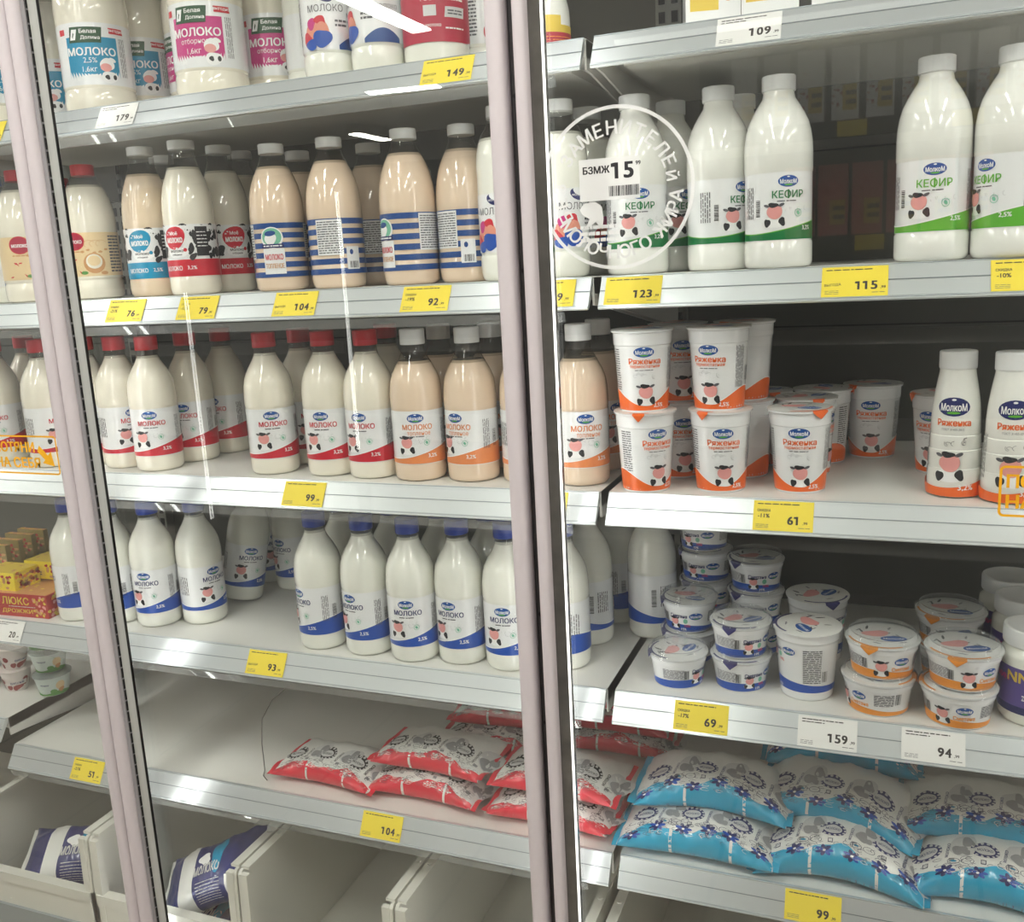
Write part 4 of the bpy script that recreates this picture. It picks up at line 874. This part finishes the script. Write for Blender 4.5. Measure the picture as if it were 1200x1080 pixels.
put('red',-1.2325,0.1533,1.1787,1.197,'red capped milk bottle set back left of the pale upright','red capped milk bottles')
put('red',-1.0746,0.0443,1.1787,1.354,'red capped milk bottle partly covered by the pale upright on the left','red capped milk bottles')
put('red',-0.9954,0.0689,1.1787,3.071,'red capped milk bottle turned backwards just right of the pale upright','red capped milk bottles')
put('red',-0.9131,0.0602,1.1787,1.194,'red capped milk bottle left of and behind the foremost one by the upright','red capped milk bottles')
put('red',-0.8280,0.0468,1.1787,0.498,'red capped milk bottle in front of three others above the 93 tag','red capped milk bottles')
put('red',-0.8143,0.1284,1.1787,0.253,'red capped milk bottle behind and right of the one above the 93 tag','red capped milk bottles')
put('red',-0.8003,0.2100,1.1787,-0.025,'dim red capped milk bottle farthest back before the shelf gap','red capped milk bottles')
put('red',-0.5909,0.0562,1.1787,0.631,'red capped milk bottle standing forward right of the shelf gap','red capped milk bottles')
put('red',-0.5785,0.1381,1.1787,0.945,'red capped milk bottle behind the pair above the 99 tag','red capped milk bottles')
put('red',-0.4814,0.0608,1.1787,0.223,'red capped milk bottle second from the shelf gap above the 99 tag','red capped milk bottles')
put('red',-0.3989,0.0545,1.1787,0.007,'red capped milk bottle touching the first orange wave bottle','red capped milk bottles')
put('red',-0.4358,0.1872,1.1787,0.683,'red capped milk bottle set back between red and orange wave bottles','red capped milk bottles')
put('peach',-0.3137,0.0506,1.1787,0.376,'orange wave baked milk bottle next to the last red capped bottle','baked milk bottles with orange wave')
put('peach',-0.3139,0.1430,1.1787,0.977,'orange wave baked milk bottle hidden behind the front pair','baked milk bottles with orange wave')
put('peach',-0.2259,0.0589,1.1787,-0.256,'orange wave baked milk bottle beside the left door stile','baked milk bottles with orange wave')
put('peach',-0.2294,0.1552,1.1787,1.099,'orange wave baked milk bottle set back at the door stile','baked milk bottles with orange wave')
put('peach',-0.1350,0.0622,1.1787,0.714,'orange wave baked milk bottle hidden by the door gap','baked milk bottles with orange wave')
put('peach',-0.0500,0.0595,1.1787,0.466,'orange wave baked milk bottle right of the bright light strip','baked milk bottles with orange wave')
put('peach',-0.0489,0.1564,1.1787,0.986,'orange wave baked milk bottle behind the one right of the light strip','baked milk bottles with orange wave')
put('cup',0.0524,0.0323,1.1787,0.695,'orange yogurt cup at the bottom of the left stack','orange yogurt cups')
put('cupn',0.0504,0.0363,1.2909,0.277,'orange yogurt cup on top of the left stack','orange yogurt cups')
put('cup',0.1542,0.0490,1.1787,0.251,'orange yogurt cup at the bottom of the middle stack','orange yogurt cups')
put('cupn',0.1522,0.0520,1.2909,-0.219,'orange yogurt cup on top of the middle stack','orange yogurt cups')
put('cup',0.0806,0.1269,1.1787,0.381,'orange yogurt cup low behind the left stack','orange yogurt cups')
put('cupn',0.0806,0.1269,1.2909,0.381,'orange yogurt cup high behind the left stack','orange yogurt cups')
put('cup',0.1740,0.1408,1.1787,2.757,'orange yogurt cup low behind the middle stack','orange yogurt cups')
put('cupn',0.1740,0.1408,1.2909,2.757,'orange yogurt cup high behind the middle stack','orange yogurt cups')
put('cupt',0.2588,0.0611,1.1787,0.049,'single orange yogurt cup standing above the 61 tag','orange yogurt cups')
put('cup',0.2585,0.1643,1.1787,1.126,'orange yogurt cup directly behind the single front cup','orange yogurt cups')
put('cup',0.1909,0.2269,1.1787,1.163,'orange yogurt cup low in the shade between the middle stack and the single cup','orange yogurt cups')
put('cup',0.2753,0.2509,1.1787,2.161,'orange yogurt cup two places behind the single front cup','orange yogurt cups')
put('cup',0.3459,0.3029,1.1787,-0.054,'orange yogurt cup standing alone deep in the shaded shelf','orange yogurt cups')
put('cup',0.4408,0.2013,1.1787,-0.537,'orange yogurt cup behind the two waisted yogurt bottles','orange yogurt cups')
put('yogb',0.4500,0.0658,1.1787,-0.167,'waisted yogurt bottle standing clear left of the other one','waisted yogurt bottles')
put('yogb',0.5116,0.0429,1.1787,-0.001,'waisted yogurt bottle behind the yellow pull sticker','waisted yogurt bottles')
put('bluem',-1.0697,0.0493,0.8794,-0.912,'blue capped milk bottle next to the yeast boxes','blue capped milk bottles')
put('bluem',-0.9793,0.0544,0.8794,-0.510,'blue capped milk bottle beside the right edge of the pale upright','blue capped milk bottles')
put('bluem',-0.8914,0.0638,0.8794,0.220,'blue capped milk bottle second right of the pale upright with its logo turned left','blue capped milk bottles')
put('bluem',-0.8133,0.0969,0.8794,1.293,'blue capped milk bottle with its logo turned right before the empty shelf','blue capped milk bottles')
put('bluem',-0.8099,0.2011,0.8862,0.862,'blue wave milk bottle leaning over behind the empty shelf space','blue capped milk bottles',(0, 0.2))
put('bluem',-0.8294,0.3283,0.8794,1.083,'blue wave milk bottle deep in the shade beside the leaning one','blue capped milk bottles')
put('bluem',-0.7503,0.3035,0.8794,-0.163,'blue wave milk bottle deep behind the row, nearest to it','blue capped milk bottles')
put('bluem',-0.5241,0.0507,0.8794,-0.483,'blue capped milk bottle at the left end of the row above the 93 tag','blue capped milk bottles')
put('bluem',-0.4324,0.0493,0.8794,-0.270,'blue capped milk bottle second in the row after the empty space','blue capped milk bottles')
put('bluem',-0.3446,0.0445,0.8794,0.205,'blue capped milk bottle in the middle of the row with logo nearly facing out','blue capped milk bottles')
put('bluem',-0.2627,0.0561,0.8794,-0.110,'blue capped milk bottle fourth in the row after the empty space','blue capped milk bottles')
put('bluem',-0.1776,0.0522,0.8794,0.099,'blue capped milk bottle fifth in the row cut by the left door stile','blue capped milk bottles')
put('bluem',-0.0956,0.0774,0.8794,-1.497,'blue capped milk bottle right of the bright light strip','blue capped milk bottles')
put('bluem',-0.5361,0.1505,0.8794,2.666,'blue capped milk bottle behind the first and second of the row','blue capped milk bottles')
put('bluem',-0.4329,0.1482,0.8794,2.613,'blue capped milk bottle behind the second and third of the row','blue capped milk bottles')
put('bluem',-0.3356,0.1417,0.8794,2.561,'blue capped milk bottle behind the third and fourth of the row','blue capped milk bottles')
put('bluem',-0.2442,0.1389,0.8794,2.508,'blue capped milk bottle behind the fifth of the row','blue capped milk bottles')
put('bluem',-0.0868,0.1795,0.8794,2.402,'blue capped milk bottle in shade behind the one at the light strip','blue capped milk bottles')
put('bluem',-0.0680,0.2847,0.8794,-1.032,'blue wave milk bottle back left of the two beside the sour cream tubs','blue capped milk bottles')
put('bluem',0.0083,0.2340,0.8794,2.295,'blue wave milk bottle touching the sour cream tubs','blue capped milk bottles')
put('tubl',0.0884,0.0563,0.8794,1.292,'blue sour cream tub standing alone in front at the left above the 69 tag','blue sour cream tubs')
put('tub',0.0877,0.1470,0.8794,0.024,'lower blue sour cream tub behind the left front one','blue sour cream tubs')
put('tub',0.0877,0.1470,0.9311,-0.046,'upper blue sour cream tub behind the left front one','blue sour cream tubs')
put('tub',0.0979,0.2400,0.8794,0.355,'lowest blue sour cream tub of the tall back stack','blue sour cream tubs')
put('tub',0.0979,0.2400,0.9311,0.355,'second lowest blue sour cream tub of the tall back stack','blue sour cream tubs')
put('tub',0.0979,0.2380,0.9826,-0.029,'third blue sour cream tub up in the tall back stack','blue sour cream tubs')
put('tub',0.0949,0.2380,1.0341,-0.166,'topmost blue sour cream tub of the tall back stack','blue sour cream tubs')
put('tub',0.1778,0.0690,0.8794,0.834,'lower blue sour cream tub of the pair left of the tall cup','blue sour cream tubs')
put('tub',0.1778,0.0690,0.9311,0.799,'upper blue sour cream tub of the pair left of the tall cup','blue sour cream tubs')
put('tub',0.1819,0.2045,0.8794,0.387,'lowest blue sour cream tub in the shaded back pile','blue sour cream tubs')
put('tub',0.1819,0.2045,0.9311,0.387,'middle blue sour cream tub in the shaded back pile','blue sour cream tubs')
put('tub',0.1819,0.2045,0.9826,0.387,'topmost blue sour cream tub in the shaded back pile','blue sour cream tubs')
put('tall',0.2707,0.0676,0.8794,-1.028,'tall blue sour cream cup with a white foil lid',None)
put('tall',0.2750,0.2001,0.8794,1.117,'tall sour cream cup with dark foil hidden behind the front tall cup',None)
put('otub2',0.3659,0.0465,0.8794,-1.043,'lower orange sour cream tub of the left orange pair','orange sour cream tubs')
put('otub',0.3699,0.0495,0.9311,0.176,'upper orange sour cream tub of the left orange pair','orange sour cream tubs')
put('otub3',0.4650,0.0375,0.8794,-0.314,'lower orange sour cream tub of the right orange pair','orange sour cream tubs')
put('otub',0.4690,0.0395,0.9311,0.311,'upper orange sour cream tub of the right orange pair','orange sour cream tubs')
put('otub',0.4645,0.1764,0.8794,-0.067,'lower orange sour cream tub behind the right orange pair','orange sour cream tubs')
put('otub',0.4605,0.1764,0.9311,-0.064,'upper orange sour cream tub behind the right orange pair','orange sour cream tubs')
put('jar',0.5590,0.0689,0.8794,-0.482,'front purple label jar at the right picture edge','purple label jars')
put('jar',0.5589,0.1849,0.8794,-0.128,'middle purple label jar with a white screw cap','purple label jars')
put('jar',0.5489,0.2743,0.8794,-0.116,'rearmost purple label jar with a white screw cap','purple label jars')
put('pr0',-0.5410,0.0784,0.6098,-0.052,'red milk pouch lying alone beside the wire divider','red milk pouches')
put('pr1',-0.3521,0.0840,0.6098,-0.035,'lower red milk pouch of the middle pair','red milk pouches')
put('pr2',-0.3401,0.0960,0.6553,-0.052,'upper red milk pouch of the middle pair','red milk pouches',(0, 0))
put('pr3',-0.1189,0.0745,0.6098,-0.035,'lower red milk pouch of the pair behind the door gap','red milk pouches')
put('pr0',-0.1129,0.0865,0.6553,-0.035,'upper red milk pouch of the pair behind the door gap','red milk pouches',(0, 0))
put('pr1',-0.2999,0.2562,0.6098,0.035,'red milk pouch low in the back behind the middle pair','red milk pouches')
put('pr2',-0.2799,0.2862,0.6523,0.070,'red milk pouch on top in the back behind the middle pair','red milk pouches',(0, 0))
put('pr3',-0.0787,0.3223,0.6098,0.000,'red milk pouch low at the back of the shelf joint','red milk pouches')
put('pr0',-0.0787,0.3223,0.6523,0.000,'red milk pouch second up at the back of the shelf joint','red milk pouches',(0, 0))
put('pr1',-0.0687,0.3223,0.6953,0.000,'red milk pouch third up at the back of the shelf joint','red milk pouches',(0, 0))
put('pr2',-0.0787,0.3223,0.7383,0.000,'red milk pouch on top of the pile at the back of the shelf joint','red milk pouches',(0, 0))
put('pb0',0.1178,0.0625,0.6098,0.000,'lower blue milk pouch at the shelf joint','blue milk pouches')
put('pb1',0.1298,0.1125,0.6613,0.017,'upper blue milk pouch at the shelf joint','blue milk pouches',(0, 0))
put('pb2',0.3206,0.0680,0.6098,-0.052,'lower blue milk pouch in the middle above the 99 tag','blue milk pouches')
put('pb1',0.3146,0.1430,0.6543,-0.140,'upper blue milk pouch in the middle resting on the front one','blue milk pouches',(0.1, 0.05))
put('pb3',0.3106,0.2680,0.6693,0.035,'blue milk pouch lying far back in the middle','blue milk pouches',(0, 0))
put('pb2',0.5194,0.0739,0.6098,-0.087,'lower blue milk pouch at the right picture edge','blue milk pouches')
put('pb0',0.5194,0.1589,0.6493,-0.052,'upper blue milk pouch at the right picture edge','blue milk pouches',(0.06, 0))
put('pn0',-1.1750,0.0350,0.2280,0.100,'navy and white milk pouch lying flat under the leaning one in the far left bin','navy milk pouches')
put('pn1',-1.1650,0.0450,0.3250,0.350,'navy and white milk pouch leaning on top in the far left bin','navy milk pouches',(0.5, -0.1))
put('pn0',-0.8500,0.0300,0.2280,0.100,'navy and white milk pouch at the bottom of the second bin','navy milk pouches')
put('pn1',-0.8150,0.0550,0.3450,0.250,'navy and white milk pouch slanting up against the wall of the second bin','navy milk pouches',(0.45, -0.42))
put('family',-0.1000,0.1600,0.2585,3.142,'white bottle with a dark blue cap lying in the bin below the shelf joint','family picture milk bottles',(-1.571, 0))
put('yred',-1.1951,0.0572,0.8795,0.052,'long red yeast box with yellow lettering at the front left','yeast boxes left of the upright')
put('ybrown',-1.1711,0.1472,0.8795,0.052,'brown yeast box on the shelf behind the red lettered box','yeast boxes left of the upright')
put('yyel',-1.2461,0.0502,0.9260,0.035,'yellow yeast box lying foremost on the red box','yeast boxes left of the upright')
put('yyel',-1.2031,0.1172,0.9300,0.035,'yellow yeast box lying second on the pile','yeast boxes left of the upright')
put('yyel',-1.1661,0.1832,0.9300,0.035,'yellow yeast box lying rearmost on the pile','yeast boxes left of the upright')
put('ygold',-1.3625,0.1175,0.9307,0.017,'upright olive gold yeast packet, nearest in the rising row','yeast packets standing behind the yellow boxes')
put('ybrown',-1.3850,0.1475,0.8795,0.017,'brown yeast box under the nearest olive gold packet','yeast boxes left of the upright')
put('ygold',-1.3703,0.1565,0.9307,0.017,'upright olive gold yeast packet, second in the rising row','yeast packets standing behind the yellow boxes')
put('ybrown',-1.3928,0.1865,0.8795,0.017,'brown yeast box under the second olive gold packet','yeast boxes left of the upright')
put('ygold',-1.3784,0.1970,0.9307,0.017,'upright olive gold yeast packet, third in the rising row','yeast packets standing behind the yellow boxes')
put('ybrown',-1.4009,0.2270,0.8795,0.017,'brown yeast box under the third olive gold packet','yeast boxes left of the upright')
put('ygold',-1.3833,0.2335,0.9307,0.017,'upright olive gold yeast packet, rearmost in the rising row','yeast packets standing behind the yellow boxes')
put('ybrown',-1.4058,0.2635,0.8795,0.017,'brown yeast box under the rearmost olive gold packet','yeast boxes left of the upright')
put('gtub',-1.2627,0.1231,0.6622,0.694,'lowest green and white cheese tub of the leaning stack','green cheese tubs')
put('gtub',-1.2724,0.1306,0.7099,0.731,'middle green and white cheese tub of the leaning stack','green cheese tubs')
put('gtub',-1.2842,0.1331,0.7574,1.922,'top green and white cheese tub of the leaning stack','green cheese tubs')
put('cherry',-1.3589,0.1151,0.6622,0.899,'cherry yogurt pot at the bottom beside the green tubs','cherry yogurt pots')
put('cherry',-1.3569,0.1151,0.7119,1.422,'cherry yogurt pot on top beside the green tubs','cherry yogurt pots')
put('cherry',-1.4383,0.1097,0.6622,1.967,'cherry yogurt pot at the far left edge','cherry yogurt pots')
put('cherry',-1.4283,0.1097,0.7119,0.917,'upper cherry yogurt pot at the far left edge','cherry yogurt pots')
put('carton',0.2137,0.1000,1.7786,0.100,'white carton with a blue label above the 109 tag','cartons on the top right shelf')
put('carton',0.2987,0.1050,1.7786,0.100,'white carton right of the one above the 109 tag','cartons on the top right shelf')
put('carton',0.1357,0.1100,1.7786,0.250,'white carton with green leaf print left of the one above the 109 tag','cartons on the top right shelf')
